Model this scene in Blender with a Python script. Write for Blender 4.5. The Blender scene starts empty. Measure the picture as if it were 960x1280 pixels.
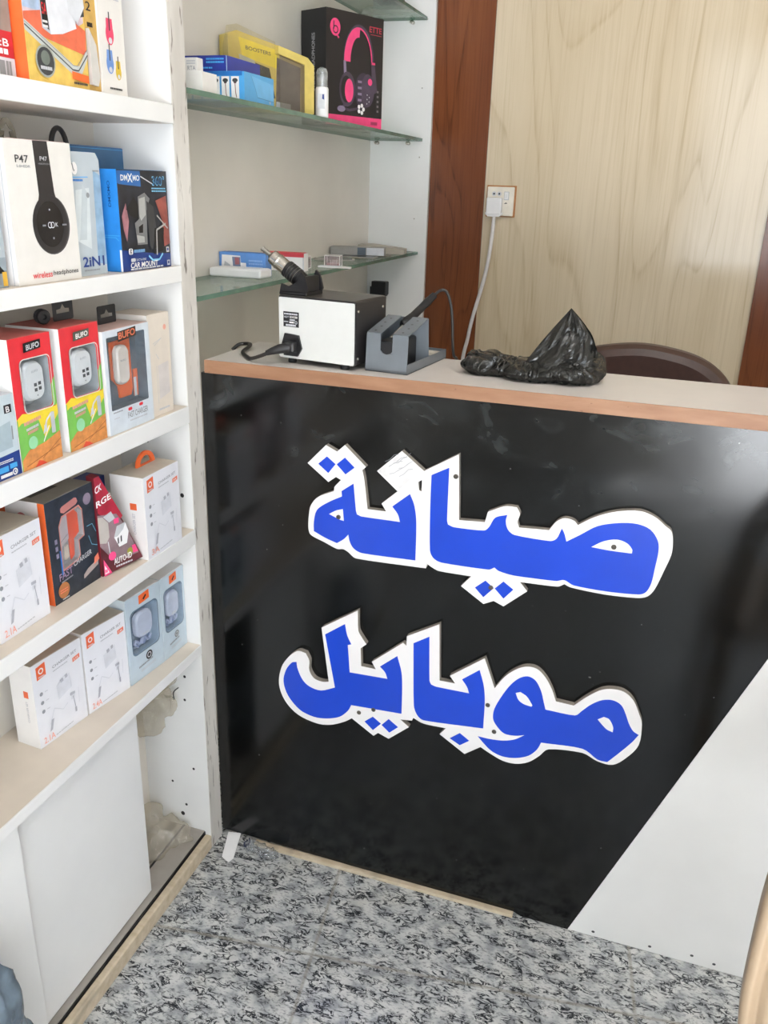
import bpy, math, random
from mathutils import Vector, Matrix, noise
from mathutils.geometry import tessellate_polygon
random.seed(7)
SC = bpy.context.scene
COL = SC.collection
PI = math.pi

# ------------------------------------------------------------------ materials
def lin(h):
    h = h.lstrip('#')
    out = []
    for i in (0, 2, 4):
        c = int(h[i:i+2], 16) / 255
        out.append(c/12.92 if c <= .04045 else ((c+.055)/1.055)**2.4)
    return (*out, 1)
MATS = {}
class NT:
    def __init__(s, name):
        s.m = bpy.data.materials.new(name); s.m.use_nodes = True
        s.t = s.m.node_tree; s.n = s.t.nodes; s.p = s.n['Principled BSDF']; s.out = s.n['Material Output']
    def add(s, typ, **kw):
        n = s.n.new(typ)
        for k, v in kw.items():
            if k in n.inputs: n.inputs[k].default_value = v
            else: setattr(n, k, v)
        return n
    def link(s, a, b): s.t.links.new(a, b)
    def coord(s, scale=(1, 1, 1), rot=(0, 0, 0), loc=(0, 0, 0)):
        tc = s.add('ShaderNodeTexCoord'); mp = s.add('ShaderNodeMapping')
        mp.inputs['Scale'].default_value = scale; mp.inputs['Rotation'].default_value = rot; mp.inputs['Location'].default_value = loc
        s.link(tc.outputs['Object'], mp.inputs['Vector']); return mp.outputs['Vector']
    def noise(s, vec, scale, detail=3, rough=.55, dist=0):
        n = s.add('ShaderNodeTexNoise'); n.inputs['Scale'].default_value = scale; n.inputs['Detail'].default_value = detail
        n.inputs['Roughness'].default_value = rough; n.inputs['Distortion'].default_value = dist
        s.link(vec, n.inputs['Vector']); return n.outputs['Fac']
    def ramp(s, fac, stops, interp='LINEAR'):
        r = s.add('ShaderNodeValToRGB'); cr = r.color_ramp; cr.interpolation = interp
        while len(cr.elements) < len(stops): cr.elements.new(.5)
        for e, (p, c) in zip(cr.elements, stops): e.position = p; e.color = c
        s.link(fac, r.inputs['Fac']); return r.outputs['Color']
    def mix(s, fac, a, b, blend='MIX'):
        m = s.add('ShaderNodeMix'); m.data_type = 'RGBA'; m.blend_type = blend
        for src, i in ((fac, 0), (a, 6), (b, 7)):
            if hasattr(src, 'is_linked'): s.link(src, m.inputs[i])
            else: m.inputs[i].default_value = src
        return m.outputs[2]
    def bump(s, fac, strength=.2, dist=.002):
        b = s.add('ShaderNodeBump'); b.inputs['Strength'].default_value = strength; b.inputs['Distance'].default_value = dist
        s.link(fac, b.inputs['Height']); s.link(b.outputs['Normal'], s.p.inputs['Normal'])
def sc(c, k): return (min(1, c[0]*k), min(1, c[1]*k), min(1, c[2]*k), 1)
def mat(name, hexc, rough=.5, metal=0, var=.08, scale=40, bump=0, coat=0, spec=None):
    if name in MATS: return MATS[name]
    t = NT(name); c = lin(hexc)
    f = t.noise(t.coord(), scale)
    t.link(t.ramp(f, [(.3, sc(c, 1-var)), (.7, sc(c, 1+var))]), t.p.inputs['Base Color'])
    t.p.inputs['Roughness'].default_value = rough; t.p.inputs['Metallic'].default_value = metal
    t.p.inputs['Coat Weight'].default_value = coat
    if spec is not None: t.p.inputs['Specular IOR Level'].default_value = spec
    if bump: t.bump(f, bump)
    MATS[name] = t.m; return t.m
def clear(name, tint, gloss=.12, rough=.1, haze=None, hazefac=0.0, scale=30, graze=.75):
    """thin clear sheet: tinted see-through layer, a diffuse haze and a glossy coat"""
    t = NT(name); t.n.remove(t.p)
    tr = t.add('ShaderNodeBsdfTransparent'); tr.inputs['Color'].default_value = lin(tint)
    gl = t.add('ShaderNodeBsdfGlossy'); gl.inputs['Roughness'].default_value = rough
    df = t.add('ShaderNodeBsdfDiffuse'); df.inputs['Color'].default_value = lin(haze or 'ffffff')
    m0 = t.add('ShaderNodeMixShader'); m1 = t.add('ShaderNodeMixShader')
    if hazefac:
        f = t.noise(t.coord(), scale)
        mr = t.add('ShaderNodeMapRange'); mr.inputs[1].default_value = .35; mr.inputs[2].default_value = .7
        mr.inputs[3].default_value = hazefac*.5; mr.inputs[4].default_value = min(1, hazefac*1.5)
        t.link(f, mr.inputs[0]); t.link(mr.outputs[0], m0.inputs[0])
    else: m0.inputs[0].default_value = 0
    t.link(tr.outputs[0], m0.inputs[1]); t.link(df.outputs[0], m0.inputs[2])
    lw = t.add('ShaderNodeLayerWeight'); lw.inputs['Blend'].default_value = .5
    pw = t.add('ShaderNodeMath', operation='POWER'); pw.inputs[1].default_value = 4.5; t.link(lw.outputs['Facing'], pw.inputs[0])
    ma = t.add('ShaderNodeMath', operation='MULTIPLY_ADD'); ma.inputs[1].default_value = graze; ma.inputs[2].default_value = gloss*.3
    t.link(pw.outputs[0], ma.inputs[0]); t.link(ma.outputs[0], m1.inputs[0])
    t.link(m0.outputs[0], m1.inputs[1]); t.link(gl.outputs[0], m1.inputs[2])
    t.link(m1.outputs[0], t.out.inputs['Surface'])
    MATS[name] = t.m; return t.m

# ------------------------------------------------------------------ mesh builder
class B:
    def __init__(s): s.v = []; s.f = []; s.m = []; s.sm = []; s.mats = []
    def mi(s, m):
        if m not in s.mats: s.mats.append(m)
        return s.mats.index(m)
    def add(s, verts, faces, m, smooth=False):
        o = len(s.v); k = s.mi(m)
        s.v += [Vector(v) for v in verts]
        for f in faces: s.f.append([o+i for i in f]); s.m.append(k); s.sm.append(smooth)
        return s
    def box(s, a, b, m, bev=0.0):
        x0, y0, z0 = a; x1, y1, z1 = b
        if not bev:
            v = [(x0,y0,z0),(x1,y0,z0),(x1,y1,z0),(x0,y1,z0),(x0,y0,z1),(x1,y0,z1),(x1,y1,z1),(x0,y1,z1)]
            return s.add(v, [(0,3,2,1),(4,5,6,7),(0,1,5,4),(1,2,6,5),(2,3,7,6),(3,0,4,7)], m)
        # chamfered box: three rounded loops
        import bmesh
        bm = bmesh.new(); bmesh.ops.create_cube(bm, size=1)
        for vv in bm.verts: vv.co = Vector(((x0+x1)/2+vv.co.x*(x1-x0), (y0+y1)/2+vv.co.y*(y1-y0), (z0+z1)/2+vv.co.z*(z1-z0)))
        bmesh.ops.bevel(bm, geom=bm.edges[:], offset=bev, segments=2, affect='EDGES', profile=.5)
        bm.verts.index_update()
        s.add([v.co for v in bm.verts], [[v.index for v in f.verts] for f in bm.faces], m); bm.free(); return s
    def prism(s, pts, fr, d0, d1, m, mside=None, holes=(), back=True):
        """pts 2D polygon in frame fr=(origin,u,v,n), extruded from d0 to d1 along n; front cap at d1"""
        o, u, v, n = [Vector(q) for q in fr]
        area = sum(a[0]*b[1]-b[0]*a[1] for a, b in zip(pts, pts[1:]+pts[:1]))
        if area < 0: pts = pts[::-1]
        loops = [list(pts)]
        for h in holes:
            ar = sum(a[0]*b[1]-b[0]*a[1] for a, b in zip(h, list(h)[1:]+[h[0]]))
            loops.append(list(h) if ar < 0 else list(h)[::-1])
        flat = [p for l in loops for p in l]
        tri = tessellate_polygon([[Vector((p[0], p[1], 0)) for p in l] for l in loops])
        def P(p, d): return o + u*p[0] + v*p[1] + n*d
        tt = []
        for t in tri:
            a, b, c = [flat[i] for i in t]
            ar = (b[0]-a[0])*(c[1]-a[1])-(c[0]-a[0])*(b[1]-a[1])
            if abs(ar) < 1e-12: continue
            tt.append(tuple(t) if ar > 0 else tuple(t)[::-1])
        s.add([P(p, d1) for p in flat], tt, m)
        if d0 != d1:
            if back: s.add([P(p, d0) for p in flat], [t[::-1] for t in tt], mside or m)
            for l in loops:
                k = len(l)
                s.add([P(p, d0) for p in l]+[P(p, d1) for p in l], [(i, (i+1) % k, k+(i+1) % k, k+i) for i in range(k)], mside or m)
        return s
    def tube(s, path, r, m, n=10, cap=True):
        path = [Vector(p) for p in path]; N = len(path); rings = []
        up = Vector((0, 0, 1)); prev = None
        for i, p in enumerate(path):
            t = (path[min(i+1, N-1)]-path[max(i-1, 0)]).normalized()
            if prev is None:
                a = t.cross(up)
                if a.length < 1e-3: a = t.cross(Vector((1, 0, 0)))
            else: a = prev - t*prev.dot(t)
            a.normalize(); prev = a; b = t.cross(a)
            rr = r[i] if isinstance(r, (list, tuple)) else r
            rings.append([p+(a*math.cos(2*PI*j/n)+b*math.sin(2*PI*j/n))*rr for j in range(n)])
        v = [q for R in rings for q in R]
        f = [(i*n+j, i*n+(j+1) % n, (i+1)*n+(j+1) % n, (i+1)*n+j) for i in range(N-1) for j in range(n)]
        s.add(v, f, m, True)
        if cap: s.add(rings[0], [tuple(range(n))[::-1]], m); s.add(rings[-1], [tuple(range(n))], m)
        return s
    def lathe(s, prof, o, axis, m, n=24):
        """prof list of (radius, distance along axis)"""
        o = Vector(o); ax = Vector(axis).normalized()
        a = ax.cross(Vector((0, 0, 1)))
        if a.length < 1e-3: a = Vector((1, 0, 0))
        a.normalize(); b = ax.cross(a)
        for (r0, h0), (r1, h1) in zip(prof, prof[1:]):
            v = [o+ax*h+(a*math.cos(2*PI*j/n)+b*math.sin(2*PI*j/n))*max(r, 1e-5) for r, h in ((r0, h0), (r1, h1)) for j in range(n)]
            s.add(v, [(j, (j+1) % n, n+(j+1) % n, n+j) for j in range(n)], m, abs(r0-r1) < abs(h1-h0)*3)
        return s
    def xform(s, M):
        s.v = [M @ v for v in s.v]; return s
    def mesh(s, name):
        me = bpy.data.meshes.new(name)
        me.from_pydata([tuple(v) for v in s.v], [], s.f)
        for m in s.mats: me.materials.append(m)
        me.polygons.foreach_set('material_index', s.m); me.polygons.foreach_set('use_smooth', s.sm)
        me.update(); return me
    def build(s, name, parent=None, loc=None, rz=0.0, rot=None, fix=False):
        me = s.mesh(name)
        if fix:
            import bmesh
            bm = bmesh.new(); bm.from_mesh(me); bmesh.ops.remove_doubles(bm, verts=bm.verts, dist=1e-6)
            bmesh.ops.recalc_face_normals(bm, faces=bm.faces); bm.to_mesh(me); bm.free()
        o = bpy.data.objects.new(name, me); COL.objects.link(o)
        if parent is not None: o.parent = parent
        if loc is not None: o.location = loc
        o.rotation_euler = rot if rot else (0, 0, rz)
        return o
def tag(o, label=None, cat=None, group=None, kind=None):
    if label: o['label'] = label
    if cat: o['category'] = cat
    if group: o['group'] = group
    if kind: o['kind'] = kind
    return o
def empty(name, loc=(0, 0, 0), rz=0.0):
    o = bpy.data.objects.new(name, None); COL.objects.link(o); o.location = loc; o.rotation_euler = (0, 0, rz)
    o.empty_display_size = .05; return o
def struct(o): o['kind'] = 'structure'; return o

_tc = {}
def text_polys(s, bold=.012):
    if (s, bold) in _tc: return _tc[s, bold]
    cu = bpy.data.curves.new('lettering', 'FONT'); cu.body = s; cu.size = 1; cu.resolution_u = 3; cu.offset = bold
    ob = bpy.data.objects.new('lettering', cu); COL.objects.link(ob)
    dg = bpy.context.evaluated_depsgraph_get(); ev = ob.evaluated_get(dg); me = ev.to_mesh()
    vs = [(v.co.x, v.co.y) for v in me.vertices]; fs = [list(p.vertices) for p in me.polygons]
    ev.to_mesh_clear(); bpy.data.objects.remove(ob); bpy.data.curves.remove(cu)
    x0 = min(v[0] for v in vs); x1 = max(v[0] for v in vs); y0 = min(v[1] for v in vs); y1 = max(v[1] for v in vs)
    _tc[s, bold] = ([((x-x0)/(x1-x0), (y-y0)/(y1-y0)) for x, y in vs], fs, (x1-x0)/(y1-y0)); return _tc[s, bold]
def rr(x, y, w, h, r, n=4):
    out = []
    for cx, cy, a in ((x+w-r, y+h-r, 0), (x+r, y+h-r, 90), (x+r, y+r, 180), (x+w-r, y+r, 270)):
        for i in range(n+1):
            t = math.radians(a+90*i/n); out.append((cx+r*math.cos(t), cy+r*math.sin(t)))
    return out
def ell(cx, cy, rx, ry, n=20, a0=0, a1=360):
    return [(cx+rx*math.cos(math.radians(a0+(a1-a0)*i/(n if a1-a0 < 360 else n))), cy+ry*math.sin(math.radians(a0+(a1-a0)*i/n))) for i in range(n if a1-a0 >= 360 else n+1)]
class Art:
    """flat printing on a face: fractions of the face, each call one ink layer higher"""
    def __init__(s, b, fr, w, h, k0=1): s.b = b; s.fr = fr; s.w = w; s.h = h; s.k = k0; s.step = .00012
    def poly(s, pts, m, holes=()):
        q = [(x*s.w, y*s.h) for x, y in pts]
        s.b.prism(q, s.fr, s.k*s.step, s.k*s.step, m, holes=[[(x*s.w, y*s.h) for x, y in h] for h in holes]); s.k += 1
    def rect(s, x, y, w, h, m): s.poly([(x, y), (x+w, y), (x+w, y+h), (x, y+h)], m)
    def rrect(s, x, y, w, h, r, m):
        q = [(px/s.w, py/s.h) for px, py in rr(x*s.w, y*s.h, w*s.w, h*s.h, r*min(s.w, s.h))]; s.poly(q, m)
    def ell(s, cx, cy, r, m, ry=None):
        ry = ry if ry else r*s.w/s.h
        s.poly(ell(cx, cy, r, ry), m)
    def ring(s, cx, cy, r, th, m):
        s.poly(ell(cx, cy, r, r*s.w/s.h), m, [ell(cx, cy, r-th, (r-th)*s.w/s.h)])
    def line(s, pts, th, m):
        for a, b in zip(pts, pts[1:]):
            d = Vector(((b[0]-a[0])*s.w, (b[1]-a[1])*s.h)); 
            if d.length < 1e-9: continue
            d.normalize(); n = (-d.y*th/2/s.w, d.x*th/2/s.h)
            s.poly([(a[0]+n[0], a[1]+n[1]), (b[0]+n[0], b[1]+n[1]), (b[0]-n[0], b[1]-n[1]), (a[0]-n[0], a[1]-n[1])], m); s.k -= 1
        s.k += 1
    def text(s, t, x, y, w, h, m, slant=0.0, rise=0.0, vert=False, bold=.012):
        vs, fs, _ = text_polys(t, bold); o, u, v, n = [Vector(q) for q in s.fr]; out = []
        for a, b in vs:
            if vert: px, py = x+w*(1-b), y+h*a
            else: px, py = x+w*a+slant*b*h, y+h*b+rise*a
            out.append(o+u*px*s.w+v*py*s.h+n*s.k*s.step)
        s.b.add(out, fs, m); s.k += 1
    def greek(s, x, y, w, h, m, rows=2, seed=0, rise=0.0):
        rnd = random.Random(seed); rh = h/(rows*2-1) if rows > 1 else h
        for r in range(rows):
            cx = x
            yy = y+h-rh-(r*2*rh)
            while cx < x+w*.97:
                ww = min(rnd.uniform(.05, .16)*w, x+w-cx)
                d = rise*(cx-x)/w
                s.poly([(cx, yy+d), (cx+ww*.85, yy+d), (cx+ww*.85, yy+rh+d), (cx, yy+rh+d)], m); s.k -= 1
                cx += ww
        s.k += 1
def faces(w, h, d):
    return {'front': ((0, 0, 0), (1, 0, 0), (0, 0, 1), (0, -1, 0)), 'left': ((0, d, 0), (0, -1, 0), (0, 0, 1), (-1, 0, 0)),
            'right': ((w, 0, 0), (0, 1, 0), (0, 0, 1), (1, 0, 0)), 'top': ((0, 0, h), (1, 0, 0), (0, 1, 0), (0, 0, 1))}
def carton(w, h, d, mf, ms=None, mt=None, ml=None, hole=None, tray=None, td=.02):
    """carton with its front at local y=0, optional window opening with a tray behind"""
    ms = ms or mf; mt = mt or ms; ml = ml or ms; b = B()
    F = faces(w, h, d)
    b.prism([(0, 0), (w, 0), (w, h), (0, h)], F['front'], 0, 0, mf, holes=[hole] if hole else ())
    b.add([(0,d,0),(0,0,0),(0,0,h),(0,d,h)], [(0,1,2,3)], ml)
    b.add([(w,0,0),(w,d,0),(w,d,h),(w,0,h)], [(0,1,2,3)], ms)
    b.add([(w,d,0),(0,d,0),(0,d,h),(w,d,h)], [(0,1,2,3)], ms)
    b.add([(0,0,h),(w,0,h),(w,d,h),(0,d,h)], [(0,1,2,3)], mt)
    b.add([(0,d,0),(w,d,0),(w,0,0),(0,0,0)], [(0,1,2,3)], ms)
    # folded tuck-flap lines along the top edge and down the back seam
    b.box((w*.06, .001, h), (w*.94, .0022, h+.0006), mt); b.box((w*.06, d*.94, h), (w*.94, d*.94+.0012, h+.0005), mt)
    if hole:
        k = len(hole)
        b.add([(x, 0, z) for x, z in hole]+[(x, td, z) for x, z in hole], [(i, (i+1) % k, k+(i+1) % k, k+i) for i in range(k)], tray)
        b.prism(list(hole), ((0, td, 0), (1, 0, 0), (0, 0, 1), (0, -1, 0)), 0, 0, tray)
    return b, {k: Art(b, F[k], {'front': w, 'left': d, 'right': d, 'top': w}[k], {'front': h, 'left': h, 'right': h, 'top': d}[k]) for k in F}
R90 = PI/2
# ------------------------------------------------------------------ colours
WHITE = mat('white_melamine', 'e6e6e5', .35, var=.03, scale=6)
WHITE2 = mat('white_melamine_warm', 'dcd6cd', .4, var=.04, scale=5)
DECK = mat('dusty_shelf_deck', 'd8cdbf', .5, var=.07, scale=9)
BLACKP = mat('black_plastic', '17171a', .4, var=.2, scale=60)
DGREY = mat('dark_grey', '3a3c3f', .45)
GREY = mat('mid_grey', '85888b', .5)
LGREY = mat('light_grey', 'b9bcbf', .5)
PALE = mat('pale_print_grey', 'c6c8cd', .55)
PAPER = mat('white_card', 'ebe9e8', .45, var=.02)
PAPER2 = mat('off_white_card', 'dedbd6', .5, var=.03)  # slightly duller off-white card
BEIGE = mat('faded_card', 'd9cfc2', .55, var=.04)
ORANGE = mat('orange_print', 'ee6c34', .45)
RED = mat('red_print', 'd9313a', .4)
PINK = mat('pink_print', 'ea4c83', .4)
NAVY = mat('navy_print', '1d3a80', .4)
BLUE = mat('blue_print', '2a6fb8', .4)
SKY = mat('sky_blue_print', '4aa3e0', .4)
PALEBLUE = mat('pale_blue_print', 'b7cfe0', .4)
YELLOW = mat('yellow_print', 'e8cf3a', .45)
GREEN = mat('green_print', '78bb55', .45)
WOODP = mat('wood_print', 'd08a4c', .5, var=.2, scale=90)
BLACK = mat('black_print', '1b1b1e', .35)
SLATE = mat('slate_print', '4b5662', .4, var=.3, scale=70)
INK = mat('grey_ink', '8f9298', .6)
INKL = mat('pale_ink', 'b8bac0', .6)
CHROME = mat('chrome', 'cfcbc4', .18, 1, var=.05)
STEEL = mat('dull_steel', 'a9a7a2', .35, 1)
TRAYG = mat('grey_blister_tray', 'a4a8ab', .35, var=.1)
TRAYD = mat('slate_tray', '5c6873', .4, var=.2, scale=60)
WPLAST = mat('white_plastic', 'e6e5e6', .28, var=.02)
BLISTER = clear('clear_window', 'eef2f4', .1, .06, 'ffffff', .05)
CBAG = clear('clear_plastic_film', 'f0ede6', .12, .25, 'e8e2d8', .2, 14, .35)
GREYCLEAR = clear('grey_clear_plastic', 'c9d6dc', .3, .15, 'b9c6cd', .4, 12)

def wood_mat(name, base, dark, light, rough, scl, contrast=.5):
    """vertical-grain veneer: long wavering growth lines bending round the odd knot, plus fine streaks"""
    t = NT(name)
    v = t.coord((1, 1, .16))
    low = t.noise(v, 3.1*scl, 1.5, .5, .35)                      # slow field whose level lines are the grain
    mul = t.add('ShaderNodeMath', operation='MULTIPLY'); mul.inputs[1].default_value = 15; t.link(low, mul.inputs[0])
    fr = t.add('ShaderNodeMath', operation='FRACT'); t.link(mul.outputs[0], fr.inputs[0])
    jit = t.noise(t.coord((1, 1, .05)), 55*scl, 3, .65)
    streak = t.noise(t.coord((1, 1, .018)), 120*scl, 3, .7)
    tone = t.noise(t.coord((1, 1, .3)), 2.2*scl, 2)
    c = t.ramp(tone, [(.3, sc(lin(base), .92)), (.7, sc(lin(light), 1.0))])
    k = contrast
    g = t.ramp(fr.outputs[0], [(0, (k, k, k, 1)), (.10, (k*.45, k*.45, k*.45, 1)), (.45, (0, 0, 0, 1)), (.93, (k*.2, k*.2, k*.2, 1)), (1, (k, k, k, 1))])
    msk = t.ramp(jit, [(.35, (.15, .15, .15, 1)), (.6, (1, 1, 1, 1))])
    gm = t.mix(1.0, g, msk, 'MULTIPLY')
    c = t.mix(gm, c, lin(dark))
    c = t.mix(t.ramp(streak, [(.34, (k*.4, k*.4, k*.4, 1)), (.52, (0, 0, 0, 1))]), c, lin(dark))
    t.link(c, t.p.inputs['Base Color']); t.p.inputs['Roughness'].default_value = rough
    MATS[name] = t.m; return t.m
CREAMWOOD = wood_mat('cream_wood_grain_panel', 'cfbea1', 'a28a66', 'd8c9b0', .12, 1.0, .5)
BROWNWOOD = wood_mat('red_brown_wood_grain', '713e26', '34180e', '88502f', .22, 1.7, .6)

def granite():
    t = NT('grey_granite_tiles')
    a = math.radians(7.6)
    base = t.coord()
    rot = t.add('ShaderNodeMapping'); rot.inputs['Rotation'].default_value = (0, 0, math.radians(40)); rot.inputs['Scale'].default_value = (.75, 1.5, 1)
    t.link(base, rot.inputs['Vector'])
    n1 = t.noise(rot.outputs['Vector'], 57, 3, .62, .9)           # veins lie where this field crosses one half
    sb = t.add('ShaderNodeMath', operation='SUBTRACT'); sb.inputs[1].default_value = .5; t.link(n1, sb.inputs[0])
    ab = t.add('ShaderNodeMath', operation='ABSOLUTE'); t.link(sb.outputs[0], ab.inputs[0])
    vein = t.ramp(ab.outputs[0], [(.020, (1, 1, 1, 1)), (.075, (0, 0, 0, 1))])
    clump = t.noise(rot.outputs['Vector'], 34, 3, .6)
    msk = t.ramp(clump, [(.42, (0, 0, 0, 1)), (.54, (1, 1, 1, 1))])
    vm = t.mix(1.0, vein, msk, 'MULTIPLY')
    fine = t.noise(rot.outputs['Vector'], 150, 2, .6)
    blot = t.noise(base, 30, 2, .5)
    c = t.ramp(blot, [(.35, lin('9b9ea1')), (.47, lin('b9bbbc')), (.62, lin('c9cac9'))])
    c = t.mix(t.ramp(fine, [(.34, (.7, .7, .7, 1)), (.47, (0, 0, 0, 1))]), c, lin('7b7e82'))
    c = t.mix(vm, c, lin('2c2f33'))
    warm = t.noise(base, 8, 2)
    c = t.mix(t.ramp(warm, [(.55, (0, 0, 0, 1)), (.75, (.25, .25, .25, 1))]), c, lin('c4bca6'), 'MULTIPLY')
    # tile joints
    mp = t.add('ShaderNodeMapping', vector_type='TEXTURE'); mp.inputs['Location'].default_value = (.308, -.224, 0); mp.inputs['Rotation'].default_value = (0, 0, a)
    mp.inputs['Scale'].default_value = (.585, .585, 1)
    t.link(base, mp.inputs['Vector'])
    sp = t.add('ShaderNodeSeparateXYZ'); t.link(mp.outputs['Vector'], sp.inputs[0])
    ds = []
    for k in (0, 1):
        r = t.add('ShaderNodeMath', operation='PINGPONG'); r.inputs[1].default_value = .5; t.link(sp.outputs[k], r.inputs[0]); ds.append(r.outputs[0])
    mn = t.add('ShaderNodeMath', operation='MINIMUM'); t.link(ds[0], mn.inputs[0]); t.link(ds[1], mn.inputs[1])
    j = t.ramp(mn.outputs[0], [(.003, (.6, .6, .6, 1)), (.007, (0, 0, 0, 1))])
    c = t.mix(j, c, lin('8f8a80'))
    t.link(c, t.p.inputs['Base Color']); t.p.inputs['Roughness'].default_value = .17
    return t.m
GRANITE = granite()

def gloss_black():
    t = NT('black_gloss_laminate')
    v = t.coord()
    sm = t.noise(v, 5.5, 4, .6, .8); speck = t.noise(v, 130, 1); sl = t.noise(t.coord((1, 1, .4)), 7, 3)
    reflect_haze = t.noise(t.coord((1, 1, 1.6), (0, .6, 0)), 9, 3, .6, 1.2)
    c = t.ramp(sm, [(.40, lin('040505')), (.75, lin('111416'))])
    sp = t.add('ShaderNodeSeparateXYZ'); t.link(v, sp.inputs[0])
    hi = t.add('ShaderNodeMapRange'); hi.inputs[1].default_value = .78; hi.inputs[2].default_value = 1.03; t.link(sp.outputs[2], hi.inputs[0])   # dim reflections painted as a pale haze high on the panel
    dm = t.ramp(reflect_haze, [(.52, (0, 0, 0, 1)), (.78, (.26, .26, .26, 1))])
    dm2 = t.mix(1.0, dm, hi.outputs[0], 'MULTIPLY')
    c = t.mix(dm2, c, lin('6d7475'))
    c = t.mix(t.ramp(speck, [(.785, (0, 0, 0, 1)), (.80, (.5, .5, .5, 1))]), c, lin('a5a8a6'))
    t.link(c, t.p.inputs['Base Color'])
    r = t.ramp(sl, [(.3, (.10, .10, .10, 1)), (.7, (.19, .19, .19, 1))])
    t.link(r, t.p.inputs['Roughness']); t.p.inputs['Specular IOR Level'].default_value = .5
    return t.m
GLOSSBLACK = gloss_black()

def peeled():
    t = NT('peeling_white_edge')
    v = t.coord((1, 1, .16)); f = t.noise(v, 95, 3, .6, .4); g = t.noise(t.coord((1, 1, .25)), 16, 3)
    c = t.ramp(g, [(.3, lin('bdb8b1')), (.7, lin('dad6d0'))])
    c = t.mix(t.ramp(f, [(.60, (0, 0, 0, 1)), (.68, (.8, .8, .8, 1))]), c, lin('5d5247'))
    t.link(c, t.p.inputs['Base Color']); t.p.inputs['Roughness'].default_value = .6; t.bump(f, .3)
    return t.m
PEELED = peeled()
def rawedge():
    t = NT('raw_chipboard_edge')
    f = t.noise(t.coord((.5, 1, 1)), 60, 3); g = t.noise(t.coord((1, .2, 1)), 30, 2)
    c = t.ramp(f, [(.3, lin('b9a98f')), (.7, lin('cfc1aa'))])
    c = t.mix(t.ramp(g, [(.58, (0, 0, 0, 1)), (.72, (.5, .5, .5, 1))]), c, lin('8c8274'))
    t.link(c, t.p.inputs['Base Color']); t.p.inputs['Roughness'].default_value = .7
    return t.m
RAW = rawedge()
def edgewood():
    t = NT('brown_worktop_edge')
    f = t.noise(t.coord((.35, 1, 1.6)), 34, 3); chips = t.noise(t.coord((1, 1, 3)), 75, 2)
    g = t.add('ShaderNodeSeparateXYZ'); t.link(t.coord(), g.inputs[0])
    c = t.ramp(f, [(.3, lin('8f664b')), (.7, lin('a37b5f'))])
    c = t.mix(t.ramp(chips, [(.68, (0, 0, 0, 1)), (.76, (.7, .7, .7, 1))]), c, lin('5a3d28'))
    t.link(c, t.p.inputs['Base Color']); t.p.inputs['Roughness'].default_value = .5
    return t.m
EDGEWOOD = edgewood()
TOPLAM = mat('pale_grey_worktop_laminate', 'cdc6c0', .38, var=.03, scale=12)
TRACK = mat('grey_base_laminate', 'a09a92', .5, var=.08, scale=20)
GLASSEDGE = mat('green_glass_edge', '567566', .15, var=.2, scale=20)
GLASS = clear('clear_glass', 'e3efe9', .1, .02, 'd5ddd6', .30, 6, .32)
WALLP = mat('white_wall_paint', 'd9d5ce', .7, var=.03, scale=3)
PAVE = mat('sunlit_pavement', 'b4b5b6', .9, var=.1, scale=3)

# ------------------------------------------------------------------ setting
def slab(name, a, b, m, bev=0): return struct(B().box(a, b, m, bev).build(name))
YB = 1.40
slab('floor', (-.5, -3.0, -.08), (2.9, YB+.1, 0), GRANITE)
slab('ground', (-6, -14, -.1), (9, -3.0, -.02), PAVE)
slab('wall_back', (-.25, YB, 0), (2.9, YB+.1, 2.7), CREAMWOOD)
slab('trim_1', (.0135, YB-.008, 0), (.186, YB-.0005, 2.7), BROWNWOOD)
slab('trim_2', (.992, YB-.008, 0), (1.165, YB-.0005, 2.7), BROWNWOOD)
slab('wall_left', (-.32, -3.0, 0), (-.22, YB+.1, 2.7), WALLP)
slab('wall_right', (2.8, -3.0, 0), (2.9, YB+.1, 2.7), WALLP)
slab('ceiling', (-.32, -3.0, 2.7), (2.9, YB+.1, 2.8), WALLP)
wf = B()
wf.box((-.32, -3.1, 0), (.76, -3.0, 2.7), WALLP); wf.box((2.6, -3.1, 0), (2.9, -3.0, 2.7), WALLP); wf.box((.76, -3.1, 2.35), (2.6, -3.0, 2.7), WALLP)
wf.box((.76, -3.1, 0), (1.1, -3.0, .5), WALLP)  # unseen low wall added to cut off the bright patch reflected in the counter
struct(wf.build('wall_front'))

# ------------------------------------------------------------------ white shelving unit on the left
XF = -.002; XBK = -.15; YD = -.045; YL = -1.15
unit = tag(empty('wall_shelving_unit', (-.075, -.55, 0)), 'white wooden wall shelving unit with thick shelf lips and sliding doors below', 'shelving unit')
UO = Vector((-.075, -.55, 0))
def ub(name, b, parent=unit):
    b.xform(Matrix.Translation(-UO)); return b.build(name, parent)
b = B()
b.box((-.165, YD, 0), (XF-.0012, 0, 2.3), WHITE)
b.box((XF-.0012, YD+.0002, 0), (XF, -.0002, 2.3), PEELED)
for x, z, r in ((-.025,.805,.004),(-.044,.417,.003),(-.047,.362,.0028),(-.036,.196,.0028),(-.089,.151,.0026),(-.059,.098,.003),(-.069,.072,.0048),(-.03,1.325,.002),(-.09,.90,.002)):
    b.prism(ell(x, z, r, r*1.1, 10), ((0,YD-.0003,0),(1,0,0),(0,0,1),(0,-1,0)), 0, 0, BLACKP)
tag(ub('side_panel', b), 'white end panel with screw holes and a peeling edge')
ub('side_panel', B().box((-.165, YL-.03, 0), (XF, YL, 2.3), WHITE))
ub('back_panel', B().box((-.165, YL, 0), (XBK, YD, 2.3), WHITE2))
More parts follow.
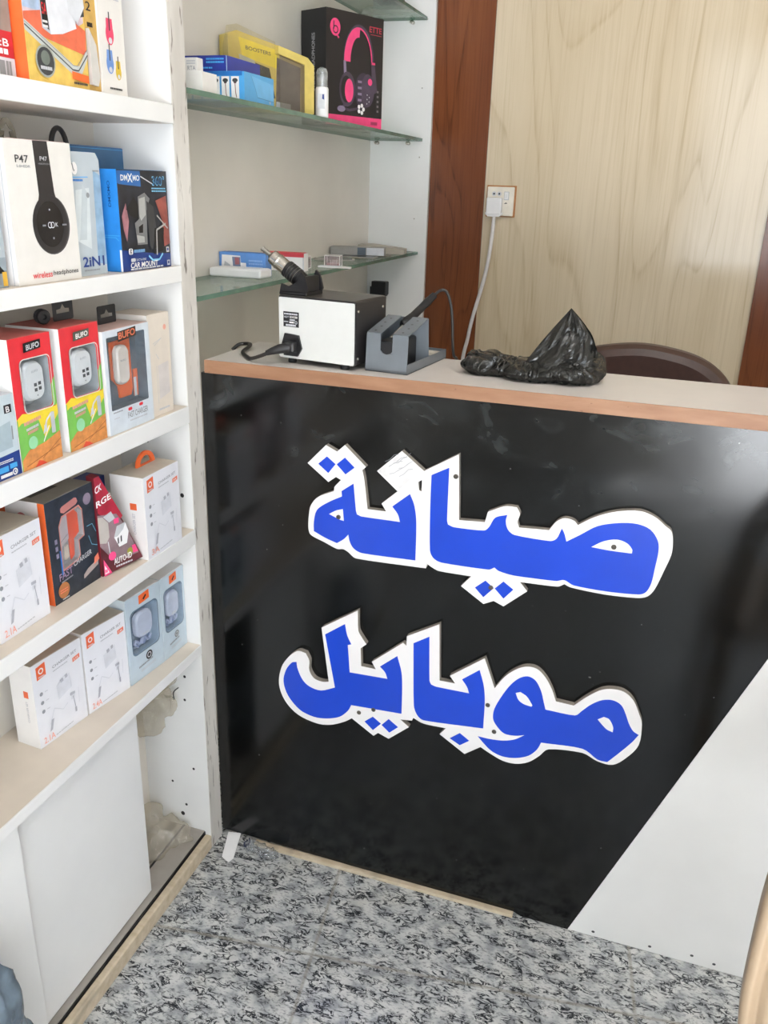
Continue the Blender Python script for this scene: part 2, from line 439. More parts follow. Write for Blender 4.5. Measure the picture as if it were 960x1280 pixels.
for z, th in ((1.452, .027), (1.211, .025), (.974, .0295), (.741, .0285), (.498, .019), (1.70, .027), (1.95, .027)):
    b = B(); b.box((XBK, YL, z-th), (XF-.002, YD, z), DECK); b.box((XF-.002, YL, z-th), (XF+.001, YD, z+.0002), WHITE, .0009)
    ub('shelf', b)
b = B(); b.box((XBK, YL, .0), (-.022, YD, .040), TRACK); b.box((-.070, YL, .040), (-.066, YD, .0412), BLACKP)
b.box((-.0225, YL, .034), (-.0185, YD, .0405), TRACK); b.box((-.0185, YL, .03), (-.0165, YD, .0385), BLACKP)
ub('base_board', b)
b = B(); b.box((-.0160, YL, 0), (-.001, YD-.001, .034), RAW, .003)
tag(ub('base_edge', b), 'raw cream wooden front edge of the base')
b = B(); b.box((-.036, -.70, .043), (-.030, -.229, .470), WHITE, .0012); ub('sliding_door', b)
b = B(); b.box((-.021, YL+.01, .043), (-.015, -.546, .476), WHITE, .0012); ub('sliding_door', b)
# ------------------------------------------------------------------ glass shelf bay behind the counter
bay = tag(empty('glass_shelf_bay', (-.09, .7, 0)), 'white wall bay behind the counter holding green-edged glass shelves', 'shelving unit')
BO = Vector((-.09, .7, 0))
def bb(name, b):
    b.xform(Matrix.Translation(-BO)); return b.build(name, bay)
bb('back_panel', B().box((-.20, .0005, 0), (-.18, YB-.001, 2.3), WHITE2))
b = B(); b.box((-.18, YB-.020, 0), (.0125, YB-.001, 2.3), WHITE); b.box((.0125, YB-.020, 0), (.0131, YB-.001, 2.3), PEELED)
for x, z in ((-.029,1.252),(-.02,1.62),(-.012,1.80),(-.02,1.43)):
    b.prism(ell(x, z, .0022, .0022, 8), ((0,YB-.0203,0),(1,0,0),(0,0,1),(0,-1,0)), 0, 0, STEEL)
bb('side_panel', b)
ZG = []
for zb, lab in ((1.797, 'topmost green-edged glass shelf, cut off by the top of the photo'), (1.4743, 'green-edged glass shelf carrying the black headset box'), (1.1455, 'lower green-edged glass shelf behind the soldering station')):
    b = B(); x0, x1, y0, y1 = -.179, -.012, .001, YB-.0215
    zt = zb+.0085; ZG.append(zt)
    b.add([(x0,y0,zt),(x1,y0,zt),(x1,y1,zt),(x0,y1,zt)], [(0,1,2,3)], GLASS); b.add([(x0,y0,zb),(x1,y0,zb),(x1,y1,zb),(x0,y1,zb)], [(3,2,1,0)], GLASS)
    ch = .0012
    b.add([(x1,y0,zb),(x1,y1,zb),(x1,y1,zt),(x1,y0,zt)], [(0,1,2,3)], GLASSEDGE); b.add([(x0,y1,zb),(x1,y1,zb),(x1,y1,zt),(x0,y1,zt)], [(3,2,1,0)], GLASSEDGE)
    b.add([(x0,y0,zb),(x0,y1,zb),(x0,y1,zt),(x0,y0,zt)], [(3,2,1,0)], GLASSEDGE); b.add([(x0,y0,zb),(x1,y0,zb),(x1,y0,zt),(x0,y0,zt)], [(0,1,2,3)], GLASSEDGE)
    tag(b.build('glass_shelf'), lab, 'shelf')
    for px in (-.155, -.055):
        p = B(); p.lathe([(0, 0), (.0055, 0), (.0055, .006), (.004, .008), (.004, .018), (.0048, .02), (0, .021)], (px, YB-.0195, zb-.0058), (0, -1, 0), CHROME, 14)
        tag(bb('shelf_pin', p), 'small steel shelf pin')
ZT, ZU, ZL = ZG

# ------------------------------------------------------------------ counter
counter = tag(empty('shop_counter', (.75, .1, 0)), 'tall shop counter with black and white front and wood-edged pale top', 'counter')
CO = Vector((.75, .1, 0))
def cb(name, b, parent=counter, fix=False):
    b.xform(Matrix.Translation(-CO)); return b.build(name, parent, fix=fix)
FR = ((0, 0, 0), (1, 0, 0), (0, 0, 1), (0, -1, 0))
xt = .752+.2468/.659*1.026
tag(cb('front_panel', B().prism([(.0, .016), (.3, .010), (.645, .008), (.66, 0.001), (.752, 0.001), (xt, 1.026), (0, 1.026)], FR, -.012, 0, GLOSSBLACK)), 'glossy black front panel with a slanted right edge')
b = B(); b.prism([(.7525, 0.001), (1.50, 0.001), (1.50, 1.026), (xt+.0005, 1.026)], FR, -.012, -.0006, WHITE)
for x, z in ((.80, .012), (.905, .014), (.98, .02), (1.02, .014)):
    b.prism(ell(x, z, .0032, .0028, 9), FR, -.0004, -.0004, DGREY)
tag(cb('front_panel', b), 'plain white front panel')
b = B(); b.box((.08, -.010, 0), (.645, .004, .0075), RAW, .001)
tag(cb('bottom_edge', b), 'raw chipboard strip along the floor')
for x in (.008, 1.478): cb('side_panel', B().box((x, .0125, .001), (x+.018, .2, 1.0275), WHITE2))
cb('inner_shelf', B().box((.027, .0125, .5), (1.477, .19, .518), WHITE2))
top = cb('worktop', B().box((.0105, -.0035, 1.028), (1.52, .205, 1.05), TOPLAM, .0008))
b = B(); b.box((.0103, -.0065, 1.0272), (1.52, -.0035, 1.0502), EDGEWOOD, .0008)
b.xform(Matrix.Translation(-CO)); tag(b.build('edge_band', top), 'brown wood-look edge band with chips')

# ------------------------------------------------------------------ raised lettering
def smooth(pts, ang=48, n=4):
    P = [Vector(p) for p in pts]; N = len(P); corner = []
    for i in range(N):
        a = P[i]-P[i-1]; c = P[(i+1) % N]-P[i]
        corner.append(a.length < 1e-6 or c.length < 1e-6 or math.degrees(a.angle(c)) > ang or min(a.length, c.length) < .004)
    out = []
    for i in range(N):
        p0, p1, p2, p3 = P[i-1], P[i], P[(i+1) % N], P[(i+2) % N]
        out.append(tuple(p1))
        if corner[i] and corner[(i+1) % N]: continue
        if (p2-p1).length < .008: continue
        if corner[i]: p0 = p1*2-p2
        if corner[(i+1) % N]: p3 = p2*2-p1
        m1 = (p2-p0)*.5; m2 = (p3-p1)*.5; L = (p2-p1).length
        if m1.length > L: m1 *= L/m1.length
        if m2.length > L: m2 *= L/m2.length
        for k in range(1, n):
            t = k/n; t2 = t*t; t3 = t2*t
            q = p1*(2*t3-3*t2+1)+m1*(t3-2*t2+t)+p2*(-2*t3+3*t2)+m2*(t3-t2); out.append(tuple(q))
    return out
PLATE = mat('white_sign_board', 'e9e6e6', .3, var=.02, scale=12)
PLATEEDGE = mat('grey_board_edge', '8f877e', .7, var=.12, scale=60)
VINYL = mat('blue_vinyl', '1a44c4', .22, var=.05, scale=10)
SCREW = mat('screw_head', '55504a', .4, .6)
W1 = [[(0.2098,0.8876),(0.2443,0.9246),(0.2647,0.9153),(0.2793,0.9288),(0.3182,0.8945),(0.3118,0.8882),(0.3158,0.8707),(0.3229,0.8183),(0.3567,0.8189),(0.3482,0.8321),(0.3763,0.8584),(0.3382,0.8899),(0.3814,0.9309),(0.4211,0.9009),(0.479,0.9372),(0.4862,0.8228),(0.4858,0.8227),(0.5304,0.8258),(0.5341,0.8446),(0.5616,0.8587),(0.5814,0.8596),(0.5873,0.8489),(0.5845,0.8352),(0.5878,0.8251),(0.6368,0.828),(0.6473,0.8449),(0.66,0.8526),(0.6745,0.8506),(0.6814,0.8439),(0.7064,0.8617),(0.7373,0.8755),(0.773,0.8819),(0.7964,0.8754),(0.8138,0.863),(0.8239,0.8555),(0.8283,0.84),(0.8294,0.8172),(0.8223,0.7875),(0.8131,0.7541),(0.8036,0.739),(0.788,0.7333),(0.7361,0.7301),(0.6823,0.7328),(0.6711,0.7368),(0.6603,0.7304),(0.5978,0.7274),(0.6114,0.7125),(0.5737,0.6769),(0.556,0.6839),(0.5388,0.6748),(0.4971,0.7017),(0.5138,0.723),(0.4567,0.7231),(0.443,0.7282),(0.4335,0.734),(0.4345,0.7345),(0.4332,0.724),(0.3032,0.7209),(0.2878,0.7308),(0.2781,0.7347),(0.2666,0.7332),(0.2414,0.7427),(0.216,0.7523),(0.211,0.7651),(0.2122,0.7923),(0.2161,0.8101),(0.2296,0.8272),(0.2598,0.8427),(0.2605,0.8502),(0.2727,0.8648),(0.2633,0.869),(0.2492,0.8579)]]
W1h = [[(0.4123,0.8803),(0.4184,0.8847),(0.4186,0.8644),(0.414,0.8662)]]
B1 = [[(0.2302,0.8892),(0.2463,0.9043),(0.2624,0.8923),(0.2491,0.8745)],[(0.2646,0.8925),(0.2796,0.9064),(0.2975,0.8907),(0.2811,0.8762)],[(0.2741,0.8447),(0.2961,0.8614),(0.3015,0.8114),(0.3035,0.8053),(0.311,0.8027),(0.3827,0.8032),(0.3785,0.8167),(0.3679,0.8298),(0.3985,0.8568),(0.4063,0.8398),(0.4108,0.8186),(0.4125,0.7967),(0.4134,0.7359),(0.3144,0.7333),(0.2991,0.7393),(0.2913,0.7508),(0.288,0.7649),(0.2798,0.7548),(0.2665,0.7448),(0.2452,0.7511),(0.2219,0.761),(0.2219,0.7784),(0.2277,0.8023),(0.2487,0.8198),(0.275,0.8348)],[(0.4346,0.8957),(0.4642,0.9125),(0.4657,0.8197),(0.4677,0.8118),(0.4784,0.8085),(0.5299,0.8106),(0.5385,0.819),(0.5473,0.8364),(0.5668,0.8442),(0.5652,0.8323),(0.5699,0.8185),(0.5816,0.8107),(0.6401,0.8094),(0.6503,0.8153),(0.657,0.8344),(0.6617,0.8262),(0.6665,0.8127),(0.6866,0.8275),(0.7127,0.8472),(0.7441,0.8572),(0.7713,0.8599),(0.7926,0.8536),(0.8063,0.8365),(0.8096,0.819),(0.8082,0.7902),(0.8063,0.7635),(0.8003,0.7464),(0.7894,0.7401),(0.7401,0.7363),(0.6867,0.7375),(0.6703,0.7443),(0.6569,0.7403),(0.5868,0.7377),(0.5608,0.7415),(0.5527,0.7467),(0.5428,0.7411),(0.4612,0.7399),(0.4458,0.7458),(0.4387,0.7598),(0.4353,0.8369)],[(0.5219,0.7034),(0.5392,0.7196),(0.5546,0.7082),(0.5378,0.6879)],[(0.5562,0.708),(0.57,0.7235),(0.5879,0.7115),(0.5726,0.6916)]]
B1h = [[(0.2507,0.7981),(0.264,0.8069),(0.2771,0.8115),(0.2793,0.7892),(0.2725,0.79)],[(0.7062,0.8097),(0.725,0.8232),(0.7453,0.8291),(0.7612,0.825),(0.7703,0.8151),(0.7702,0.8088),(0.7362,0.8083)]]
W2 = [[(0.2371,0.5679),(0.3088,0.6176),(0.3105,0.5769),(0.3177,0.5637),(0.3271,0.5509),(0.3159,0.5402),(0.3176,0.5026),(0.3468,0.502),(0.3385,0.5162),(0.3975,0.5691),(0.4039,0.5642),(0.404,0.584),(0.4633,0.6202),(0.4695,0.5059),(0.4988,0.5062),(0.488,0.5199),(0.549,0.5696),(0.5709,0.5127),(0.5863,0.5395),(0.604,0.5581),(0.6222,0.5686),(0.6411,0.5685),(0.6575,0.5548),(0.6708,0.5338),(0.6798,0.5116),(0.7107,0.5102),(0.7304,0.5324),(0.7503,0.5501),(0.7675,0.5571),(0.789,0.557),(0.8067,0.5441),(0.8185,0.5219),(0.8265,0.5013),(0.8269,0.4581),(0.8092,0.4264),(0.7894,0.4073),(0.7633,0.4076),(0.7357,0.4182),(0.6773,0.4105),(0.6616,0.3914),(0.6436,0.3733),(0.6206,0.3637),(0.5964,0.3643),(0.5714,0.3744),(0.5545,0.3829),(0.5252,0.3597),(0.5257,0.3598),(0.4758,0.3911),(0.487,0.4069),(0.4442,0.4064),(0.4233,0.4141),(0.4213,0.4074),(0.3984,0.4043),(0.416,0.3915),(0.3768,0.3551),(0.3553,0.3629),(0.3461,0.3541),(0.3009,0.3828),(0.2856,0.371),(0.2565,0.3567),(0.2269,0.353),(0.1869,0.3638),(0.1595,0.3897),(0.1474,0.4243),(0.153,0.4626),(0.1682,0.4893),(0.188,0.5074),(0.205,0.5059),(0.2122,0.4911),(0.2122,0.4705),(0.2219,0.4545),(0.2389,0.4506),(0.2524,0.4537)]]
B2 = [[(0.2447,0.5551),(0.2841,0.5847),(0.2886,0.5626),(0.2972,0.5447),(0.2903,0.5422),(0.295,0.4839),(0.3702,0.4867),(0.3652,0.4996),(0.3548,0.5098),(0.3875,0.5392),(0.3968,0.5067),(0.3995,0.4723),(0.4002,0.4177),(0.2994,0.4125),(0.2925,0.3977),(0.2758,0.3803),(0.249,0.3699),(0.2219,0.367),(0.192,0.3759),(0.1672,0.4022),(0.1576,0.432),(0.1629,0.4595),(0.1755,0.479),(0.1854,0.4827),(0.1877,0.4677),(0.1974,0.4463),(0.2121,0.434),(0.2365,0.4302),(0.2655,0.4437)],[(0.3272,0.3824),(0.3435,0.397),(0.3603,0.3854),(0.3448,0.3671)],[(0.3618,0.3831),(0.3754,0.3996),(0.3945,0.3861),(0.3778,0.3697)],[(0.4173,0.5723),(0.4462,0.5917),(0.4508,0.5016),(0.4542,0.4939),(0.4646,0.4914),(0.5258,0.4918),(0.521,0.5044),(0.5111,0.5178),(0.5415,0.544),(0.5514,0.5124),(0.5555,0.4791),(0.5565,0.4244),(0.4438,0.414),(0.4307,0.4226),(0.4235,0.4424)],[(0.4958,0.3874),(0.514,0.4034),(0.5325,0.3912),(0.5156,0.377)],[(0.5855,0.5013),(0.599,0.5269),(0.613,0.5434),(0.6276,0.5502),(0.6415,0.5446),(0.6527,0.526),(0.6592,0.5054),(0.6637,0.4908),(0.7146,0.4911),(0.7262,0.5038),(0.7393,0.5192),(0.756,0.532),(0.7737,0.5362),(0.7888,0.5299),(0.7979,0.5147),(0.8056,0.4969),(0.8145,0.4838),(0.8242,0.4787),(0.8155,0.4618),(0.7971,0.4345),(0.7797,0.4107),(0.7628,0.4116),(0.7347,0.4271),(0.6627,0.4211),(0.6565,0.4041),(0.6424,0.3872),(0.6195,0.3763),(0.5957,0.3737),(0.575,0.3802),(0.5598,0.3929),(0.548,0.4051),(0.5731,0.4049),(0.5969,0.4082),(0.6161,0.416),(0.6327,0.4296),(0.6155,0.4238),(0.5957,0.4234),(0.5808,0.4359),(0.5729,0.4502),(0.574,0.4713)]]
B2h = [[(0.6087,0.5122),(0.6172,0.5164),(0.6294,0.5094),(0.6404,0.4941),(0.6388,0.4906),(0.6251,0.4927),(0.6149,0.4992)],[(0.7533,0.4927),(0.7634,0.5005),(0.7729,0.4976),(0.7808,0.4841),(0.7814,0.4731),(0.7699,0.4769)]]
S1 = [[(0.269,0.7952),(0.7414,0.8155),(0.5494,0.7084),(0.4763,0.8988)]]
S2 = [[(0.3445,0.413),(0.5613,0.4756),(0.577,0.4224),(0.3154,0.3996)]]
paper = [[(0.3407,0.8903),(0.3807,0.9283),(0.4148,0.9018),(0.3804,0.8633)]]

def word(name, W, Wh, Bl, Bh, S, label, holes_of):
    """W white board outline, Bl blue shapes; all in metres on the counter face (x, z)"""
    b = B(); b.prism(smooth(W), FR, .0005, .0118, PLATE, PLATEEDGE, holes=Wh)
    root = tag(b.build(name), label, 'sign lettering')
    for i, pl in enumerate(Bl):
        v = B(); hs = [smooth(Bh[k]) for k in holes_of.get(i, ())]
        v.prism(smooth(pl), FR, .0118, .0123, VINYL, holes=hs, back=False)
        tag(v.build('dot' if len(pl) == 4 else 'letter_face', root), None)
    for x, z in S:
        s = B(); s.lathe([(.0042, 0), (.0042, .0012), (.003, .002), (.0011, .002), (.0009, .0012), (0, .0012)], (x, -.0118, z), (0, -1, 0), SCREW, 14); s.build('screw', root)
    return root
w1 = word('sign_word', W1[0], W1h, B1, B1h, S1[0], 'upper raised blue Arabic word on a white outline board on the counter', {2: [0], 3: [1]})
w2 = word('sign_word', W2[0], [], B2, B2h, S2[0], 'lower raised blue Arabic word on a white outline board on the counter', {5: [0, 1]})
b = B(); b.prism(paper[0], FR, .0119, .0122, mat('scrap_paper', 'd8d6d6', .6))
A = Art(b, ((0, -.0122, 0), (1, 0, 0), (0, 0, 1), (0, -1, 0)), 1, 1)
rnd = random.Random(3)
for k in range(7):
    x0 = .352+rnd.uniform(0, .03); z0 = .885+rnd.uniform(0, .03)
    A.line([(x0+.008*i, z0+.006*i*.8+rnd.uniform(-.003, .003)) for i in range(4)], .0007, INK)
tag(b.build('paper_patch', w1), 'paper patch with pencil scribbles over one dot')
# ------------------------------------------------------------------ goods on the white shelves (fronts face +x)
ZA, ZB, ZC, ZD, ZE = 1.4524, 1.2114, .9744, .7414, .4984
def onshelf(b, name, label, cat, x, y, z, group=None, da=0.0, tilt=0.0):
    o = b.build(name, loc=(x, y, z), rot=(-tilt, 0, R90+math.radians(da)))
    return tag(o, label, cat, group)
def sub(b, name, parent, label=None): return tag(b.build(name, parent), label)
def hangtab(parent, w, h, d, m, cx, tw, th, lab, slot=True):
    """card hanger with a euro hole standing up from the back of the carton top"""
    b = B(); fr = ((0, d*.8, h), (1, 0, 0), (0, 0, 1), (0, -1, 0))
    hole = [(cx-tw*.33, th*.34), (cx+tw*.33, th*.34), (cx+tw*.33, th*.52), (cx+tw*.12, th*.55), (cx, th*.78), (cx-tw*.12, th*.55), (cx-tw*.33, th*.52)]
    b.prism(rr(cx-tw/2, -.0005, tw, th, .003), fr, -.0004, .0004, m, holes=[hole] if slot else ())
    return sub(b, 'hang_tab', parent, lab)
def hook(parent, cx, d, h, rx, ry, r, m, lab, name='hanging_loop'):
    b = B(); b.tube([(cx+rx*math.cos(t), d, h-.001+ry*math.sin(t)) for t in [PI*i/14 for i in range(15)]], r, m, 8)
    return sub(b, name, parent, lab)

# ---- top shelf
w, h, d = .19, .17, .07
b, A = carton(w, h, d, mat('brown_grey_print', '8b8078', .45, var=.25, scale=25), ORANGE, ORANGE)
a = A['front']; a.rect(0, 0, 1, .30, mat('deep_red_print', 'bf2a34', .45)); a.rect(0, 0, 1, .13, PALE); a.greek(.52, .02, .45, .09, GREY, 1, 1)
a.text('I0G:B', .72, .2, .24, .05, PAPER); a.ell(.62, .72, .16, mat('tan_print', 'c2a68c', .5)); a.ell(.62, .74, .1, PALE); a.greek(.45, .15, .5, .035, PAPER, 1, 8)
a.rect(.0, .94, 1, .06, RED)
onshelf(b, 'gadget_box', 'brown and red boxed gadget at the near end of the top shelf', 'box', -.024, -.552, ZA)

w, h, d = .118, .128, .06
b, A = carton(w, h, d, mat('tan_yellow_print', 'dcb95f', .4, var=.2, scale=40), ORANGE, WHITE, ORANGE)
a = A['front']
a.poly([(0, .45), (.45, .38), (.98, .62), (.98, 1), (0, 1)], mat('lilac_print', 'c9b5bd', .4, var=.2))
a.poly([(0, .62), (.3, .62), (.3, 1), (0, 1)], mat('blue_lilac_print', 'a4b6cf', .4, var=.3))
a.poly([(.12, .95), (.3, .76), (.75, 1), (.3, 1.0)], DGREY)
a.poly([(.62, .6), (1, .68), (1, 1), (.8, 1)], DGREY)
a.poly([(0, .47), (.30, .40), (.98, .32), (1, .55), (.55, .68), (0, .58)], mat('orange_red_print', 'd9694c', .4, var=.2))
a.poly([(0, .43), (.72, .12), (.86, .12), (1, .30), (1, .38), (.84, .21), (.74, .21), (0, .52)], mat('silver_print', 'bfc4c2', .3))
a.line([(0, .475), (.72, .165), (.82, .165), (1, .33)], .0016, DGREY); a.line([(0, .50), (.73, .205), (.8, .205), (1, .38)], .0008, GREY)
a.poly([(.33, .87), (.76, .98), (.84, .55), (.60, .47), (.40, .44)], mat('adapter_print', 'd9dbe1', .35))
a.poly([(.25, .84), (.33, .87), (.40, .44), (.27, .48)], mat('adapter_shadow_print', 'b6b9c2', .35)); a.poly([(.27, .80), (.36, .76), (.38, .47), (.28, .52)], BLACK); a.text('5A', .285, .6, .075, .1, RED); a.greek(.28, .49, .08, .06, PAPER, 2, 5)
a.poly([(.70, .88), (.98, .92), (1, .76), (.86, .6), (.72, .68)], mat('adapter_print2', 'cfd2d8', .35))
for i in range(4): a.ring(.1, .95-.075*i, .045, .014, mat('coral_print', 'dc8a74', .4))
a.ell(.26, .19, .155, mat('badge_rim', '9da39b', .3)); a.ell(.26, .19, .135, DGREY); a.ell(.26, .22, .07, mat('badge_mid', '6b746d', .4)); a.greek(.17, .115, .18, .03, PALE, 1, 4)
a.poly([(.68, .08), (.97, .06), (.97, .13), (.68, .15)], ORANGE); a.greek(.7, .035, .24, .02, DGREY, 1, 9)
o = onshelf(b, 'charger_box', 'orange-sided box printed with a white charging adapter on the top shelf', 'box', -.009, -.357, ZA)

w, h, d = .03, .135, .05
b = B(); b.prism(rr(0, 0, w, h, .004), faces(w, h, d)['front'], -d, 0, mat('golden_card', 'c9a257', .4, var=.2), mat('golden_card_side', 'b98f45', .5))
a = Art(b, ((0, 0, 0), (1, 0, 0), (0, 0, 1), (0, -1, 0)), w, h); a.rect(.05, .9, .5, .1, GREEN); a.text('2', .3, .72, .35, .08, BLACK); a.greek(.3, .58, .4, .04, BLACK, 1, 3)
o = onshelf(b, 'blister_pack', 'narrow golden pack with a clear front leaning beside the mouse box', 'package', -.014, -.236, ZA)
bl = B(); bl.prism([(.12*w, .06*h), (.55*w, .05*h), (.72*w, .14*h), (.6*w, .42*h), (.15*w, .56*h)], ((0, 0, 0), (1, 0, 0), (0, 0, 1), (0, -1, 0)), .0005, .006, mat('cloudy_blister', 'c9c6c0', .2)); sub(bl, 'blister', o)

w, h, d = .058, .138, .045
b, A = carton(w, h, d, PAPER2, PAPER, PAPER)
a = A['front']
def mouse(cx, cy, m, s=1.0):
    a.poly(ell(cx, cy, .135*s, .085*s, 24), m); a.poly([(cx-.12*s, cy), (cx+.12*s, cy), (cx+.1*s, cy+.12*s), (cx-.1*s, cy+.12*s)], m)
    a.line([(cx, cy+.17*s), (cx, cy+.03)], .0022, DGREY); a.ell(cx, cy-.05*s, .06*s, PALE)
mouse(.68, .22, mat('yellow_mouse_print', 'd9b93f', .4), .85); mouse(.42, .55, mat('pink_mouse_print', 'e2476c', .4), 1.15); mouse(.34, .28, mat('blue_mouse_print', '6d93cf', .4), 1.05)
a.greek(.35, .86, .5, .07, INKL, 3, 2); a.greek(.25, .05, .5, .018, DGREY, 1, 7)
onshelf(b, 'mouse_box', 'white box picturing pink, blue and yellow computer mice on the top shelf', 'box', -.012, -.205, ZA)

# ---- second shelf
w, h, d = .128, .19, .05
b, A = carton(w, h, d, mat('blue_grey_print', 'a9b4bb', .35, var=.1), PALE, PALE)
a = A['front']; a.rect(0, 0, 1, .19, mat('mid_blue_grey_print', '8d99a2', .35)); a.poly([(.55, .09), (.98, .09), (.84, .19), (.70, .22)], BLACK); a.rect(.55, .02, .36, .065, GREY); a.rect(.93, .01, .06, .09, mat('amber_print', 'd9a93a', .4))
a.text('HI', .84, .24, .1, .035, PAPER); a.ell(.86, .46, .09, DGREY); a.greek(.55, .3, .3, .02, PAPER, 1, 4)
onshelf(b, 'gadget_box', 'grey-blue box on the near side of the white headphone box, mostly outside the photo', 'box', -.016, -.556, ZB)

w, h, d = .125, .173, .062
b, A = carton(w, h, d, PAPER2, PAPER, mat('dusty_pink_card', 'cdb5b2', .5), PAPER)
a = A['front']
HP = mat('headphone_print', '2b2a2d', .3, var=.15); HP2 = mat('headphone_print_dark', '1d1c1f', .25)
a.poly([(.42, 1), (.64, 1), (.685, .60), (.44, .60)], HP)
a.poly([(.44, .64), (.68, .64), (.72, .56), (.41, .56)], HP)
a.poly(ell(.585, .415, .29, .215, 36), mat('headphone_rim', '4a494c', .3)); a.poly(ell(.575, .42, .275, .21, 36), HP); a.poly(ell(.565, .42, .21, .165, 30), HP2)
a.text('P47', .14, .845, .19, .052, DGREY); a.text('5.0+EDR', .15, .813, .2, .018, INK); a.text('P47', .50, .865, .11, .03, PALE); a.text('HEADPHONE', .47, .838, .18, .012, INK)
a.ring(.55, .415, .032, .009, PALE); a.ring(.59, .415, .032, .009, PALE); a.text('K', .635, .402, .04, .03, PALE); a.ell(.56, .525, .01, INKL); a.ell(.585, .32, .012, INK)
a.greek(.43, .408, .05, .012, INK, 1, 1); a.greek(.74, .408, .07, .012, INK, 1, 2)
a.text('wireless', .20, .04, .30, .045, RED); a.text('headphones', .52, .04, .41, .045, DGREY)
A['left'].rect(.88, 0, .02, 1, PALE)
o = onshelf(b, 'headphone_box', 'white wireless headphones box with a black headphone pictured', 'box', -.012, -.414, ZB)
b = B(); tp = ell(.062, 0, .017, .027, 18, 0, 180); b.prism(tp, ((0, .045, .1725), (1, 0, 0), (0, 0, 1), (0, -1, 0)), -.0005, .0005, clear('smoky_hang_tab', '9c988f', .2, .2, '8f8b80', .6), holes=[[(.056, .004), (.068, .004), (.0665, .011), (.073, .012), (.067, .0145), (.062, .021), (.057, .0145), (.051, .012), (.0575, .011)]])
sub(b, 'hang_tab', o, 'smoky round hang tab with a star-shaped hole')

w, h, d = .072, .164, .035
b = B(); b.prism([(0, 0), (w, 0), (w, h*.94), (w*.9, h), (0, h)], faces(w, h, d)['front'], -d, 0, mat('pale_grey_blister', 'b4bec5', .2, var=.06, scale=18), mat('pale_grey_blister_side', 'c6d0d6', .25))
a = Art(b, ((0, 0, 0), (1, 0, 0), (0, 0, 1), (0, -1, 0)), w, h)
a.poly([(.72, .1), (1, .08), (1, .82), (.78, .86)], mat('blue_shadow_print', '8cacc8', .2, var=.2)); a.poly([(.1, .3), (.55, .22), (.62, .72), (.2, .7)], mat('soft_white_print', 'cfd7da', .2))
a.poly([(.2, .3), (.42, .3), (.55, .68), (.42, .75), (.3, .5)], mat('soft_grey_print', 'bcc6cb', .2))
a.poly(ell(.22, .87, .09, .05, 20), PAPER); a.line([(.16, .91), (.19, .86), (.22, .85)], .0022, GREY); a.line([(.12, .80), (.6, .805)], .0012, SKY); a.greek(.14, .77, .3, .016, BLUE, 1, 2); a.ell(.55, .66, .05, GREY)
a.text('2iN1', .22, .075, .68, .085, NAVY, bold=.02); a.greek(.24, .04, .5, .012, INK, 1, 3); a.greek(.75, .85, .2, .012, GREY, 1, 3)
o = onshelf(b, 'accessory_pack', 'frosted grey pack with large navy lettering beside the headphone box', 'package', -.022, -.287, ZB)
hook(o, .022, .025, h, .017, .030, .0035, BLACKP, 'black plastic hanging loop')

w, h, d = .132, .144, .045
b, A = carton(w, h, d, mat('night_print', '262a33', .35, var=.4, scale=45), BLUE, mat('blue_card_top', '4a7fae', .4), mat('bright_blue_card', '2f86d6', .35))
a = A['front']
a.poly([(0, 0), (1, 0), (1, .14), (.62, .16), (0, .22)], NAVY); a.poly([(.04, .86), (.45, .84), (.45, .99), (.0, .99), (0, .87)], mat('logo_blue', '2d66a8', .4))
a.text('DM', .07, .895, .13, .055, PAPER, bold=.02); a.text('X', .195, .88, .1, .085, PAPER, bold=.02); a.text('MO', .30, .895, .13, .055, PAPER, bold=.02)
a.line([(.45, .94), (.68, .87)], .0015, PALE)
CY = mat('cyan_line_print', '7ec3e6', .4)
a.text('360°', .68, .85, .26, .1, CY, bold=.02); a.text('360°', .69, .858, .24, .085, mat('deep_cyan', '1f4c7a', .4), bold=.02); a.greek(.66, .79, .3, .04, CY, 2, 5)
RS = mat('rust_print', '8e4a42', .4, var=.4); a.poly([(.72, .7), (.95, .75), (.99, .25), (.86, .22), (.84, .5)], RS); a.poly([(.03, .55), (.12, .68), (.16, .5), (.1, .3), (.05, .42)], mat('pink_dusk_print', '9b6a72', .4, var=.4))
a.poly([(.12, .62), (.28, .74), (.36, .66), (.34, .52), (.2, .55)], BLACK)
S1_ = mat('arm_grey_print', '77797a', .35); S2_ = mat('arm_light_print', 'a9aaa8', .35)
a.poly([(.36, .74), (.50, .78), (.60, .72), (.52, .60), (.50, .26), (.30, .26), (.27, .48), (.36, .52)], S1_); a.poly([(.38, .72), (.5, .74), (.5, .56), (.40, .50), (.37, .55)], S2_); a.poly([(.34, .44), (.43, .47), (.42, .38), (.34, .38)], BLACK); a.poly([(.30, .28), (.44, .28), (.44, .34), (.29, .36)], S2_)
a.poly([(.52, .70), (.66, .64), (.70, .42), (.60, .2), (.54, .24)], mat('dark_arm', '3b3d40', .35)); a.poly([(.66, .42), (.86, .42), (.82, .18), (.62, .15)], BLACK); a.line([(.68, .14), (.70, .40), (.90, .46)], .0028, S2_); a.line([(.72, .55), (.94, .41)], .0022, S2_)
a.line([(.50, .14), (.58, .09), (.72, .09), (.80, .15)], .003, CY)
a.rrect(.10, .17, .08, .06, .02, PAPER); a.text('g', .12, .175, .04, .05, BLACK); a.greek(.2, .185, .22, .03, mat('light_blue_ink', '6f9fcb', .4), 1, 4)
a.rrect(.13, .095, .09, .035, .015, PALE); a.text('SUCT & VENT', .235, .1, .2, .022, PALE)
a.text('CAR MOUNT', .11, .032, .56, .055, PAPER, slant=.15, bold=.02); a.greek(.11, .012, .68, .016, PALE, 1, 12)
